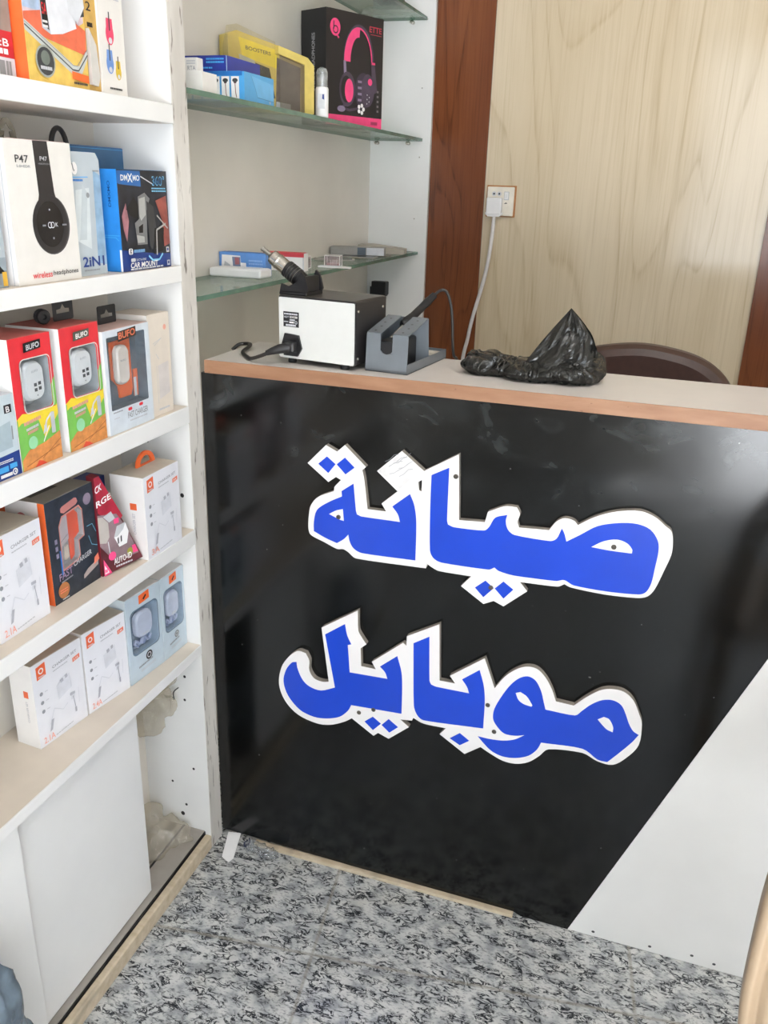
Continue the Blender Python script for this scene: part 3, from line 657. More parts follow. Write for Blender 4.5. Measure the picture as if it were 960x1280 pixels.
for yy in (.19, .05): a.rect(.87, yy-.03, .06, .055, PALE); a.ell(.9, yy, .018, NAVY)
l = A['left']; l.line([(.30, .34), (.8, .34), (.92, .31)], .0012, SKY); l.line([(.30, .36), (.95, .36)], .0012, SKY); l.text('DMXMO', .62, .64, .1, .25, mat('deep_blue_ink', '174a86', .4), vert=True); l.rect(.92, .0, .08, .22, PAPER)
onshelf(b, 'car_mount_box', 'blue and black car phone mount box picturing a holder arm', 'box', -.012, -.190, ZB)
w, h, d = .17, .176, .02
b, A = carton(w, h, d, mat('dusty_blue_card', '44719c', .45), BLUE); A['front'].line([(.02, .985), (.98, .985)], .001, SKY); A['front'].greek(.1, .5, .6, .1, SKY, 2, 2)
onshelf(b, 'flat_box', 'plain dusty blue flat box standing behind the car mount box', 'box', -.098, -.205, ZB)

# ---- third shelf
w, h, d = .13, .108, .06
b, A = carton(w, h, d, mat('silver_blue_print', 'b9c6cc', .3, var=.06), PALE, PALE)
a = A['front']; a.poly([(0, 0), (1, 0), (1, .30), (0, .24)], NAVY); a.rect(.86, .78, .10, .1, BLACK); a.text('B', .885, .79, .05, .07, PAPER); a.poly([(.60, .34), (.92, .36), (.92, .68), (.62, .62)], mat('pale_teal_print', '9fb0b8', .3)); a.line([(.93, .45), (.935, .62)], .0022, GREY)
a.greek(.70, .2, .2, .03, PAPER, 2, 1); a.rect(.68, .09, .14, .07, SKY); a.rect(.84, .11, .1, .06, SKY); a.greek(.7, .03, .16, .04, PAPER, 1, 4); a.ring(.9, .06, .035, .012, PAPER); a.text('4', .89, .035, .025, .05, PAPER)
onshelf(b, 'gadget_box', 'silver and navy box at the near end of the third shelf beside a red box', 'box', -.010, -.583, ZC)
w, h, d = .10, .168, .05
b, A = carton(w, h, d, mat('pale_sky_card', 'd6e2e6', .4), PALE, BEIGE); A['front'].greek(.1, .4, .7, .1, PALEBLUE, 2, 2)
onshelf(b, 'gadget_box', 'pale blue-white box standing behind the silver and navy box', 'box', -.073, -.565, ZC)

def adapter_bm(w, h, d, m):
    """rounded travel adapter seen from its face"""
    b = B(); F = ((0, 0, 0), (1, 0, 0), (0, 0, 1), (0, -1, 0))
    prof = [(.86, 0), (1, .25), (1, .75), (.9, 1.0)]
    rings = []
    for s_, dd in prof:
        rings.append([(Vector((x, -d*dd, z))) for x, z in rr(w/2-w*s_/2, h/2-h*s_/2, w*s_, h*s_, w*.36*s_, 6)])
    k = len(rings[0])
    for r0, r1 in zip(rings, rings[1:]): b.add(r0+r1, [(i, (i+1) % k, k+(i+1) % k, k+i) for i in range(k)], m, True)
    b.add(rings[-1], [tuple(range(k))], m); b.add(rings[0], [tuple(range(k))[::-1]], m)
    return b, Art(b, ((0, -d-.0001, 0), (1, 0, 0), (0, 0, 1), (0, -1, 0)), w, h)
BF_TOP = mat('dusty_red_card', 'b5625c', .5, var=.1)
def bufo(label, y, h, w, lw):
    hole = rr(w*.20, h*.435, w*.70, h*.40, .007, 5)
    b, A = carton(w, h, .088, RED, mat('white_pink_card', 'e6dede', .45, var=.03), BF_TOP, PAPER, hole, TRAYG, .03)
    a = A['front']; cut = [[(px/w, pz/h) for px, pz in hole]]
    def cl(pts, m):  # printed zone below / beside the window
        a.poly(pts, m)
    cl([(0, 0), (1, 0), (1, .42), (.55, .425), (.22, .42), (0, .40)], GREEN)
    cl([(.905, .43), (1, .43), (1, .66), (.905, .60)], GREEN)
    cl([(0, .405), (.14, .44), (.3, .425), (.96, .425), (1, .44), (1, .36), (.62, .20), (.5, .36), (.1, .37), (.02, .35)], YELLOW)
    cl([(0, 0), (1, 0), (1, .22), (.6, .17), (.2, .15), (0, .08)], WOODP)
    cl([(.3, 0), (.6, 0), (.5, .03), (.4, .045)], mat('deep_orange', 'd1482e', .4)); a.line([(.1, .03), (.95, .11)], .0012, mat('wood_line', '9c5f30', .5)); a.line([(.5, .05), (1, .16)], .001, mat('wood_line', '9c5f30', .5))
    a.line([(0, .01), (0.004, .40)], .0012, GREEN)
    INKR = mat('pink_red_ink', 'cf9a86', .5)
    a.greek(.14, .345, .42, .026, INKR, 1, 2, .02); a.greek(.18, .30, .3, .02, PALE, 1, 3, .015); a.greek(.2, .27, .26, .022, INKR, 1, 4, .015); a.ell(.3, .2, .11, mat('pale_green_print', '93cfa0', .45))
    a.rrect(.78, .22, .10, .17, .02, LGREY); a.line([(.58, .24), (.68, .34), (.8, .38)], .003, PALE); a.rrect(.60, .25, .07, .055, .01, PALE); a.line([(.55, .18), (.72, .29)], .0016, PAPER)
    a.poly([(.31, .885), (.72, .90), (.73, .965), (.32, .955)], BLACK if lw else mat('olive_grey_label', '55564c', .4)); a.text('BUFO', .38, .898, .31, .04, PAPER if not lw else PALE, rise=.012, bold=.02)
    # silver window rim
    a.poly([(px/w, pz/h) for px, pz in rr(w*.185, h*.428, w*.73, h*.414, .0075, 5)], mat('pale_rim', 'd9d6d0', .3), cut)
    o = onshelf(b, 'charger_box', label, 'box', -.010, y, ZC)
    aw, ah = w*.46, h*.30
    cb_, ca = adapter_bm(aw, ah, .020, WPLAST)
    ca.text('BUFO', .36, .72, .34, .06, INKL, rise=.02, bold=.02)
    for i in (0, 1): 
        for j in (0, 1): ca.rect(.42+.22*j, .37-.13*i+.02*j, .15, .085, DGREY)
    ca.ell(.55, .14, .03, GREY)
    c = cb_.build('charger', o, loc=(w*.335, .0225, h*.50)); 
    wb = B(); wb.prism(hole, ((0, 0, 0), (1, 0, 0), (0, 0, 1), (0, -1, 0)), -.0010, -.0010, BLISTER); sub(wb, 'window', o)
    return o
b1 = bufo('red and green charger box with the black label, beside the silver and navy box', -.451, .1745, .080, True)
b2 = bufo('red and green charger box with the olive label, next to the grey fast charger box', -.353, .1745, .086, False)
hangtab(b2, .086, .1745, .06, BLACK, .074, .044, .030, 'black card hang tab with a white slot behind it')
def knob(x, y, z, label):
    b = B(); b.lathe([(0, -.007), (.0085, -.007), (.0105, -.004), (.0105, -.001), (.009, 0), (.0105, .001), (.0105, .004), (.0085, .007), (.004, .007), (.003, .004), (0, .004)], (0, 0, .0107), (.88, -.46, 0), mat('black_rubber', '1c1c1d', .6), 18)
    o = b.build('rubber_roller', loc=(x, y, z)); return tag(o, label, 'roller')
ztc = ZC+.1752
knob(-.045, -.447, ztc, 'black rubber roller lying at the near front corner on the dark-labelled red box')
knob(-.082, -.42, ztc, 'small black rubber roller behind, further back on the dark-labelled red box')
knob(-.053, -.330, ztc, 'black rubber roller on the red box beside the black hang tab')

w, h, d = .119, .158, .075
hole = rr(w*.07, h*.235, w*.83, h*.70, .002, 2)
b, A = carton(w, h, d, mat('pale_blue_white_card', 'cdd5dd', .4), PAPER, mat('dusty_pink_top', 'c9ada6', .5), PAPER, hole, TRAYD, .018)
a = A['front']; a.greek(.1, .205, .2, .012, INK, 1, 2); a.text('FAST CHARGER', .40, .11, .46, .06, GREY); a.greek(.44, .075, .4, .014, INKL, 1, 3); a.greek(.1, .15, .12, .008, INKL, 1, 3)
a.rrect(.41, .185, .09, .03, .02, RED); a.rrect(.66, .195, .09, .03, .02, RED)
a.poly([(.30, .875), (.70, .90), (.70, .99), (.30, .97)], mat('brown_black_label', '3a2c26', .4)); a.text('BUFO', .32, .895, .36, .066, mat('coral_logo', 'e07a58', .4), rise=.015, bold=.02)
o = onshelf(b, 'charger_box', 'grey fast charger box with a bright orange adapter in its window', 'box', -.008, -.261, ZC)
t = B(); FT = ((0, .0175, 0), (1, 0, 0), (0, 0, 1), (0, -1, 0))
t.prism([(w*.30, h*.86), (w*.72, h*.87), (w*.72, h*.36), (w*.68, h*.30), (w*.44, h*.30), (w*.42, h*.42), (w*.30, h*.50)], FT, 0, .0035, ORANGE)
t.prism([(w*.78, h*.27), (w*.86, h*.27), (w*.87, h*.54), (w*.78, h*.54)], FT, 0, .002, ORANGE); t.prism([(w*.77, h*.27), (w*.82, h*.27), (w*.82, h*.46), (w*.77, h*.46)], FT, .002, .003, PALE)
t.prism([(w*.13, h*.56), (w*.17, h*.56), (w*.17, h*.80), (w*.13, h*.80)], FT, 0, .001, mat('salmon_print', 'cf8a74', .4))
t.prism(ell(w*.20, h*.44, w*.065, h*.07), FT, 0, .001, BLACK)
for i in range(3): t.prism(rr(w*.13, h*(.36-.035*i), w*.13, h*.022, .0008), FT, 0, .001, BLACK if i else NAVY)
sub(t, 'printed_insert', o, 'orange and black insert behind the window')
cb_, ca = adapter_bm(w*.24, h*.38, .012, mat('cream_plastic', 'dccfc6', .3)); ca.text('BUFO', .2, .6, .5, .05, INK, bold=.02)
cb_.build('charger', o, loc=(w*.30, .0135, h*.45))
wb = B(); wb.prism(hole, ((0, 0, 0), (1, 0, 0), (0, 0, 1), (0, -1, 0)), -.0010, -.0010, BLISTER); sub(wb, 'window', o)
hangtab(o, w, h, .055, BLACK, .075, .046, .028, 'black card hang tab with a white slot')

w, h, d = .063, .166, .07
b, A = carton(w, h, d, BEIGE, mat('faded_card_side', 'e3dbd0', .5), BEIGE, PAPER2)
a = A['front']; a.ell(.78, .86, .07, mat('faded_coral', 'e3a08e', .5)); a.line([(.2, .72), (.6, .76), (.25, .70)], .0008, INKL); a.line([(.3, .5), (.3, .12)], .0008, INKL); a.poly([(.36, .5), (.86, .52), (.86, .2), (.36, .16)], mat('faded_grey_print', 'cfc8c4', .5)); a.line([(.3, .62), (.42, .56)], .001, INKL); a.greek(.3, .05, .5, .018, INKL, 1, 3)
o = onshelf(b, 'charger_box', 'faded cream box on the third shelf against the end panel', 'box', -.012, -.139, ZC)

# ---- fourth shelf
LOGO = mat('orange_logo', 'e8693f', .4); TAGC = mat('coral_tag', 'e98066', .45)
def charger_art(a, seed, txt='CHARGER SET', big='2.1A', rise=.03):
    a.poly([(.09, .80), (.27, .82), (.27, .97), (.09, .95)], LOGO); a.ring(.18, .89, .05, .02, PAPER); a.greek(.12, .82, .12, .014, PALE, 1, 1)
    a.text(txt, .40, .835, .50, .032, INK, rise=rise); a.greek(.40, .795, .30, .012, INKL, 1, seed, .015)
    a.poly([(.80, .765), (.95, .78), (.95, .83), (.80, .815)], TAGC); a.text(big, .82, .778, .1, .025, PAPER, rise=.008)
    for i in range(3): a.ell(.13, .63-.105*i, .032, INK); a.greek(.20, .63-.105*i, .06, .008, INKL, 1, i+2)
    g1 = mat('faint_drawing', 'd3d5dc', .5); g2 = mat('faint_drawing_dark', 'a9abb4', .5)
    a.poly([(.42, .62), (.70, .68), (.72, .50), (.44, .44)], g1); a.poly([(.50, .66), (.56, .67), (.57, .63), (.51, .62)], g2); a.poly([(.60, .68), (.65, .69), (.66, .65), (.61, .64)], g2)
    a.line([(.22, .22), (.33, .38), (.42, .34), (.5, .30), (.60, .34)], .0016, g1); a.poly([(.20, .14), (.25, .15), (.30, .27), (.25, .27)], g2)
    a.poly([(.68, .40), (.76, .42), (.75, .36), (.68, .34)], g1); a.line([(.72, .38), (.75, .22)], .0016, g2); a.line([(.84, .44), (.83, .26)], .0016, g1); a.rect(.73, .17, .035, .06, g2); a.greek(.66, .40, .1, .03, g2, 1, seed)
    a.text(big, .06, .045, .22, .075, mat('thin_coral', 'e8a190', .5)); a.greek(.30, .055, .36, .012, INKL, 1, seed+3, .02)
def charger_side(a):
    a.poly([(.55, .60), (.75, .60), (.75, .68), (.55, .68)], LOGO); a.text('CHARGER SET', .60, .30, .08, .26, INKL, vert=True)
def charger_box(label, x, y, z, w, h, d, seed, da=0, txt='CHARGER SET', big='2.1A', top=None):
    b, A = carton(w, h, d, mat('cool_white_card', 'e1e2e8', .45, var=.02), PAPER, top or PAPER2, PAPER)
    charger_art(A['front'], seed, txt, big); charger_side(A['left'])
    return onshelf(b, 'charger_box', label, 'box', x, y, z, None, da)
KRAFT = mat('dusty_card_top', 'c5bcae', .55, var=.05)
o = charger_box('white charger box with a rounded top flap at the near end of the fourth shelf', -.030, -.511, ZD, .101, .151, .066, 2, top=KRAFT)
b = B(); b.prism(ell(.05, .004, .043, .058, 16, 0, 180), ((0, 0, .1515), (1, 0, 0), (0, 1, 0), (0, 0, 1)), 0, .0008, KRAFT); sub(b, 'top_flap', o, 'beige rounded top flap')
b = B(); b.box((-.004, .012, .1522), (.030, .034, .1568), ORANGE, .001); sub(b, 'carry_tab', o, 'orange plastic tab')
w, h, d = .10, .165, .05
b, A = carton(w, h, d, BLACK, mat('dark_red_side', '8e2b2a', .45), BLACK); a = A['front']; a.ring(.55, .8, .11, .04, mat('coral_ring', 'cf7a62', .45)); a.rect(.86, 0, .14, 1, mat('dark_red_print', '9c3230', .45)); a.greek(.2, .5, .5, .06, PALE, 2, 2)
onshelf(b, 'charger_box', 'black box with a dark red edge behind the white round-flapped charger box', 'box', -.100, -.537, ZD)

w, h, d = .110, .163, .083
hole = [(w*x, h*y) for x, y in [(.24, .30), (.24, .72), (.31, .80), (.66, .83), (.72, .78), (.72, .53), (.60, .51), (.60, .36), (.55, .33)]]
b, A = carton(w, h, d, mat('blue_black_print', '2c333d', .4, var=.35, scale=60), mat('grey_card', '8f8c86', .5), mat('grey_card_top', '99958c', .5, var=.05), PAPER, hole, mat('pale_tray', 'a8a4a6', .35), .008)
a = A['front']
a.poly([(.3, .885), (.33, .90), (.60, .93), (.64, .92), (.66, .88), (.62, .86), (.36, .83), (.30, .85)], mat('coral_grey_label', 'bb7a76', .4)); a.ell(.86, .86, .085, mat('violet_badge', '8d7f92', .4))
a.poly([(px/w, pz/h) for px, pz in [(w*x, h*y) for x, y in [(.225, .285), (.225, .73), (.30, .815), (.67, .845), (.735, .79), (.735, .52), (.615, .50), (.615, .35), (.56, .315)]]], mat('coral_rim', 'c9847a', .4), [[(px/w, pz/h) for px, pz in hole]])
for i in range(3): a.rect(.12, .58-.07*i, .05, .045, mat('violet_ink', '8c86a0', .4))
a.rect(.19, .26, .03, .24, BLUE); a.text('FAST', .13, .21, .28, .07, mat('mauve_ink', 'a58aa6', .4), rise=.02); a.text('CHARGER', .44, .275, .4, .05, PALE, rise=.03); a.greek(.16, .185, .24, .014, INK, 1, 4, .012)
a.ell(.19, .11, .115, mat('brown_badge', 'b0703f', .4)); a.greek(.11, .09, .16, .035, TAGC, 2, 3); a.greek(.14, .02, .14, .012, PALE, 1, 3); a.poly([(.62, .10), (.95, .16), (.97, .22), (.72, .18), (.62, .14)], mat('pale_cable_print', 'a89a97', .4)); a.poly([(.86, .18), (.99, .21), (.97, .28), (.88, .25)], TAGC)
a.line([(.78, .6), (.9, .6), (.97, .5)], .0008, CY); a.line([(.8, .5), (.85, .4), (.97, .36)], .0008, CY)
l = A['left']; l.rect(.86, 0, .14, 1, ORANGE); l.rect(.0, 0, .16, 1, ORANGE); l.ell(.5, .82, .12, mat('pink_red_mark', 'd97a80', .4), .07); l.greek(.42, .5, .2, .16, mat('red_ink', 'c94a3c', .4), 3, 2)
A['top'].poly([(.14, .42), (.66, .40), (.66, .62), (.14, .64)], mat('dark_slot', '4a4945', .6))
o = onshelf(b, 'charger_box', 'black fast charger box with orange side edges on the fourth shelf', 'box', -.036, -.391, ZD)
FT = ((0, .0078, 0), (1, 0, 0), (0, 0, 1), (0, -1, 0)); t = B()
t.prism([(w*.47, h*.80), (w*.62, h*.81), (w*.70, h*.75), (w*.70, h*.56), (w*.58, h*.52), (w*.56, h*.36), (w*.48, h*.33)], FT, 0, .0016, mat('hot_orange_print', 'ee5a3a', .4)); t.prism([(w*.26, h*.50), (w*.46, h*.55), (w*.46, h*.79), (w*.32, h*.77), (w*.26, h*.71)], FT, 0, .003, mat('pinkish_adapter', 'c9b8bb', .35)); t.prism([(w*.36, h*.36), (w*.44, h*.38), (w*.43, h*.50), (w*.38, h*.49)], FT, 0, .003, mat('warm_adapter_shine', 'dcc9b8', .3)); t.prism([(w*.27, h*.545), (w*.45, h*.60), (w*.45, h*.605), (w*.27, h*.55)], FT, .003, .0032, GREY)
sub(t, 'charger', o, 'pinkish white adapter in an orange insert')
wb = B(); wb.prism(hole, ((0, 0, 0), (1, 0, 0), (0, 0, 1), (0, -1, 0)), -.0010, -.0010, BLISTER); sub(wb, 'window', o)

# triangular red pack
w, h, d = .088, .176, .018
poly = [(0, 0), (.084, .006), (.010, .170), (-.0, .168)]
b = B(); DR = mat('dark_maroon_print', '5a2328', .35, var=.3, scale=40)
b.prism(poly, faces(w, h, d)['front'], -d, 0, DR, mat('maroon_side', '8c2b38', .4))
a = Art(b, ((0, 0, 0), (1, 0, 0), (0, 0, 1), (0, -1, 0)), .15, .176)
a.w, a.h = .088, .176
a.poly([(.0, .95), (.11, .96), (.56, .52), (.42, .45), (.02, .62)], mat('crimson_print', 'a5283a', .35, var=.2)); a.poly([(.0, .60), (.42, .56), (.62, .40), (.86, .10), (.3, .1), (.0, .3)], mat('mauve_grey_print', '8a7479', .35, var=.2))
a.text('CK', .0, .80, .15, .065, PAPER, rise=.03, bold=.02); a.text('RGE', .0, .67, .33, .06, PAPER, rise=.05, bold=.02)
a.poly([(0, .58), (.1, .57), (.22, .50), (.22, .36), (.14, .31), (0, .33)], mat('cable_plug_print', 'b0aaa4', .35)); a.poly([(.12, .57), (.3, .60), (.38, .52), (.24, .50)], LGREY); a.line([(.18, .32), (.20, .20), (.3, .14)], .0016, PALE)
a.poly([(.32, .34), (.40, .44), (.60, .45), (.66, .35), (.60, .24), (.42, .23)], WPLAST); a.poly([(.32, .34), (.40, .44), (.60, .45), (.54, .39), (.40, .34)], LGREY); a.poly([(.39, .26), (.42, .27), (.42, .33), (.39, .32)], DGREY); a.poly([(.46, .27), (.49, .28), (.49, .34), (.46, .33)], DGREY)
a.ell(.24, .17, .085, PINK); a.rect(.34, .47, .11, .05, PINK); a.ell(.65, .15, .07, mat('olive_print', '9c9a3c', .4)); a.poly([(.72, .12), (.84, .12), (.78, .20), (.70, .20)], PINK)
a.text('AUTO-ID', .26, .075, .42, .06, PAPER, rise=.01, bold=.02); a.greek(.30, .045, .4, .016, PALE, 1, 5)
a.poly([(.02, .0), (.20, .01), (.03, .17)], PINK); a.poly([(.035, .02), (.14, .025), (.045, .11)], PAPER); a.greek(.04, .035, .06, .03, PINK, 1, 2)
onshelf(b, 'charger_pack', 'dark red slanted quick charge pack leaning beside the black box', 'package', -.0335, -.279, ZD, None, -14.5)

o = charger_box('white charger box with an orange carry handle near the end panel', -.002, -.196, ZD, .106, .146, .064, 5, 0, 'CHARGER SET', '3A', top=KRAFT)
b = B(); n_ = 14; outer = ell(.068, 0, .027, .024, n_, 0, 180); inner = ell(.068, .0, .017, .0135, n_, 0, 180)
b.prism(outer, ((0, .040, .1455), (1, 0, 0), (0, 0, 1), (0, -1, 0)), -.002, .002, ORANGE, holes=[[(x, y+.003) for x, y in inner]]); sub(b, 'carry_handle', o, 'orange plastic carry handle')
w, h, d = .06, .13, .035
b, A = carton(w, h, d, NAVY, NAVY); A['front'].rect(.2, .62, .5, .08, SKY); A['front'].greek(.15, .4, .6, .08, SKY, 2, 2)
onshelf(b, 'small_box', 'small navy box in shadow behind the red quick charge pack', 'box', -.100, -.225, ZD)

# ---- fifth shelf (row set slightly askew)
charger_box('white charger box first in the fifth shelf row, with its plain side showing', -.069, -.424, ZE, .104, .149, .048, 3, -6, top=KRAFT)
charger_box('white charger box second in the fifth shelf row, touching the pale blue box', -.0575, -.317, ZE, .096, .151, .05, 4, -9, big='2.4A', top=KRAFT)
def blue_case(label, x, y, w, h, d, da, lab):
    hole = rr(w*.13, h*.32, w*.76, h*.50, .010, 5)
    b, A = carton(w, h, d, mat('pale_blue_card', 'b9c8d3', .35, var=.05), PAPER, PAPER, mat('pale_blue_side', 'cdd9e1', .4), hole, mat('blue_grey_tray', '9fb0c2', .25, var=.1), .016)
    a = A['front']; a.poly([(px/w, pz/h) for px, pz in rr(w*.105, h*.305, w*.81, h*.53, .011, 5)], mat('slate_rim', '5f7488', .3), [[(px/w, pz/h) for px, pz in hole]])
    a.poly([(.38, .87), (.68, .885), (.68, .985), (.38, .97)], ORANGE); a.poly([(.45, .90), (.58, .95), (.60, .93), (.55, .91), (.53, .89), (.50, .91)], BLACK)
    a.ell(.56, .225, .095, lab); a.ring(.56, .225, .06, .02, PALE); a.greek(.24, .14, .42, .02, INK, 1, 3, .02); a.greek(.30, .085, .44, .025, INKL, 2, 4, .015)
    o = onshelf(b, 'charger_box', label, 'box', x, y, ZE, None, da)
    c, ca = adapter_bm(w*.46, h*.30, .014, mat('violet_white_plastic', 'ccd0e2', .25)); ca.rect(.3, .1, .4, .06, PALE)
    c.build('charger', o, loc=(w*.30, .0155, h*.46))
    cab = B(); cab.tube([(w*(.25+.5*i/10), .008, h*(.41+.035*math.sin(i*1.3))) for i in range(11)], .003, mat('blue_grey_cable', 'aab3cf', .3), 8)
    cab.tube([(w*(.3+.4*i/10), .010, h*(.375+.02*math.cos(i*1.5))) for i in range(11)], .0028, mat('blue_grey_cable2', '8d99bb', .3), 8); sub(cab, 'cable', o, 'coiled pale cable behind the window')
    wb = B(); wb.prism(hole, ((0, 0, 0), (1, 0, 0), (0, 0, 1), (0, -1, 0)), -.0010, -.0010, BLISTER); sub(wb, 'window', o)
    return o
blue_case('pale blue windowed charger box with a black badge, in the middle of the row', -.042, -.2185, .094, .168, .05, -5, BLACK)
blue_case('pale blue windowed charger box with a grey badge, next to the end panel', -.034, -.1225, .075, .168, .05, -2, GREY)
w, h, d = .15, .018, .05
b, A = carton(w, h, d, ORANGE, DGREY, mat('orange_card_top', 'd9703f', .45)); A['front'].rect(.55, 0, .45, 1, DGREY); A['top'].rect(.7, 0, .3, 1, DGREY)
onshelf(b, 'flat_box', 'thin orange and black box lying across the tops of the white row boxes', 'box', -.098, -.395, ZE+.1525)
# ------------------------------------------------------------------ goods on the glass shelves
def place(b, name, label, cat, loc, deg=0.0, group=None):
    return tag(b.build(name, loc=loc, rz=math.radians(deg)), label, cat, group)
e = .0004
# upper glass shelf
w, h, d = .198, .252, .088
b, A = carton(w, h, d, mat('black_gloss_card', '211f22', .3), mat('black_card_side', '1c1b1d', .35), BLACK, BLACK)
a = A['front']; HPK = mat('hot_pink_print', 'e8467e', .35); PUR = mat('dusk_purple_print', '4b4152', .35, var=.2); PURL = mat('pale_purple_print', '8a7c96', .35)
a.rect(0, 0, 1, .095, HPK); a.greek(.80, .03, .12, .03, mat('maroon_ink', '8d2449', .4), 1, 2)
a.poly(ell(.15, .85, .085, .075, 24), HPK); a.ring(.155, .83, .045, .014, BLACK); a.line([(.125, .90), (.125, .83)], .003, BLACK); a.poly([(.16, .80), (.2, .755), (.22, .77)], HPK)
a.text('ETTE', .74, .865, .22, .05, mat('dim_red_print', 'c2374f', .35)); a.line([(.76, .845), (.96, .845)], .0012, mat('dim_red_print', 'c2374f', .35))
# headset picture: headband, ear cups, microphone
def band(cx, cy, rx, ry, th, a0, a1, n=18):
    o_ = ell(cx, cy, rx, ry, n, a0, a1); i_ = ell(cx, cy, rx-th, ry-th*.8, n, a0, a1); return o_+i_[::-1]
a.poly(band(.56, .58, .27, .33, .05, 0, 180), PUR); a.poly(band(.55, .575, .25, .31, .11, 85, 180), HPK); a.poly(band(.55, .575, .25, .31, .02, 0, 90), HPK)
a.poly([(.29, .58), (.33, .58), (.35, .42), (.30, .42)], PURL); a.poly([(.78, .60), (.84, .60), (.90, .34), (.80, .30)], PUR); a.rect(.79, .58, .06, .02, HPK)
a.poly(ell(.36, .33, .14, .155, 24), PUR); a.poly(ell(.34, .33, .09, .12, 24), BLACK); a.poly(ell(.39, .32, .075, .105, 24), HPK)
a.poly(ell(.64, .33, .15, .165, 24), mat('deep_purple_print', '3b3242', .35)); a.poly(ell(.72, .34, .12, .15, 24), PUR); a.ell(.76, .42, .04, HPK)
for i in range(4): a.rect(.54, .40-.055*i, .07, .022, PURL)
a.line([(.36, .20), (.24, .16), (.40, .145), (.56, .17)], .006, PUR); a.poly(ell(.25, .15, .07, .028, 14), PURL)
for i in range(5): a.ell(.60+.045*math.cos(i*1.26), .165+.034*math.sin(i*1.26), .024, PAPER)
for i in range(5): a.rect(.88, .33-.045*i, .035, .02, mat('dim_grey_print', '6d6a70', .4)); a.ell(.70+.04*(i % 2), .22+.02*i, .008, PALE)
l = A['left']; l.text('STEREO HEADPHONES', .42, .30, .13, .50, mat('silver_ink', 'a9a9ad', .4), vert=True); l.rect(0, 0, 1, .05, BLACK)
place(b, 'headset_box', 'black and pink gaming headset box standing on the upper glass shelf', 'box', (-.0955, .81, ZU+e), 65.2)
b = B(); b.lathe([(0, 0), (.0135, 0), (.0145, .002), (.0145, .058), (.013, .062)], (0, 0, 0), (0, 0, 1), WPLAST, 22)
b.prism([(-.008, .018), (.008, .018), (.008, .048), (-.008, .048)], ((0, -.01452, 0), (1, 0, 0), (0, 0, 1), (0, -1, 0)), 0, .0002, PALE); b.prism([(.002, .038), (.007, .036), (.006, .047), (.003, .047)], ((0, -.01475, 0), (1, 0, 0), (0, 0, 1), (0, -1, 0)), 0, .0001, NAVY)
o = place(b, 'spray_bottle', 'small white bottle with a clear cap beside the headset box', 'bottle', (-.030, .628, ZU+e), 15)
c = B(); c.lathe([(.0125, .0622), (.0128, .092), (.010, .099), (.004, .102), (0, .1025)], (0, 0, 0), (0, 0, 1), clear('frosted_cap', 'dfe3e4', .3, .15, 'd3d6d6', .35), 22); sub(c, 'cap', o, 'frosted clear cap')
c = B(); c.lathe([(.005, .0622), (.005, .082), (.003, .083), (0, .083)], (0, 0, 0), (0, 0, 1), WPLAST, 12); sub(c, 'nozzle', o)
# yellow clamshell pack
w, h, d = .205, .140, .045
outline = [(0, 0), (w, 0), (w, h*.72), (w*.93, h*.82), (w*.55, h*.93), (w*.10, h*1.04), (0, h*.98)]
YEL = mat('yellow_pack_card', 'e6d13c', .4); DULLY = mat('dull_yellow_card', 'cdb865', .35, var=.1)
b = B(); FF = faces(w, h, d)['front']
b.prism(outline, FF, -d, -.012, DULLY, mat('dull_yellow_side', 'c6b25c', .4))
b.prism([(w*.93, 0), (w, .004), (w, h*.70), (w*.92, h*.80), (w*.55, h*.91), (w*.55, h*.80), (w*.88, h*.70), (w*.88, 0)], FF, -.012, .001, DULLY)
a = Art(b, ((0, .012, 0), (1, 0, 0), (0, 0, 1), (0, -1, 0)), w, h)
a.poly([(.12, .96), (.16, .72), (.60, .60), (.56, .86)], YEL); a.text('BOOSTERS', .20, .81, .30, .05, DGREY, rise=-.04)
a.poly([(.16, .70), (.48, .60), (.55, .2), (.2, .2)], BLACK); a.poly([(.12, .74), (.30, .68), (.34, .55), (.14, .5)], LGREY)
a.poly([(.57, .76), (.87, .66), (.86, .03), (.55, .03)], mat('brown_grey_content', '6f655d', .4, var=.3, scale=60)); a.poly([(.56, .16), (.74, .14), (.74, .02), (.55, .02)], LGREY)
o = place(b, 'tool_pack', 'yellow clamshell tool pack with a dark window between the blue boxes and the white bottle', 'package', (-.133, .402, ZU+e), 59.5)
c = B(); c.prism([(-.012, 0), (w*.55, 0), (w*.55, h*.96), (w*.10, h*1.12), (-.004, h*1.08), (-.014, h*.8)], FF, -.010, -.010, clear('yellowish_clear_shell', 'f3efdc', .15, .1, 'd9d3bd', .1)); sub(c, 'clear_shell', o, 'clear plastic front shell')
c = B(); c.prism([(w*.57, .002), (w*.93, .002), (w*.91, h*.68), (w*.57, h*.79)], FF, -.001, -.001, clear('smoky_window', 'c9c2ba', .3, .1, 'a39a90', .2)); sub(c, 'window', o)
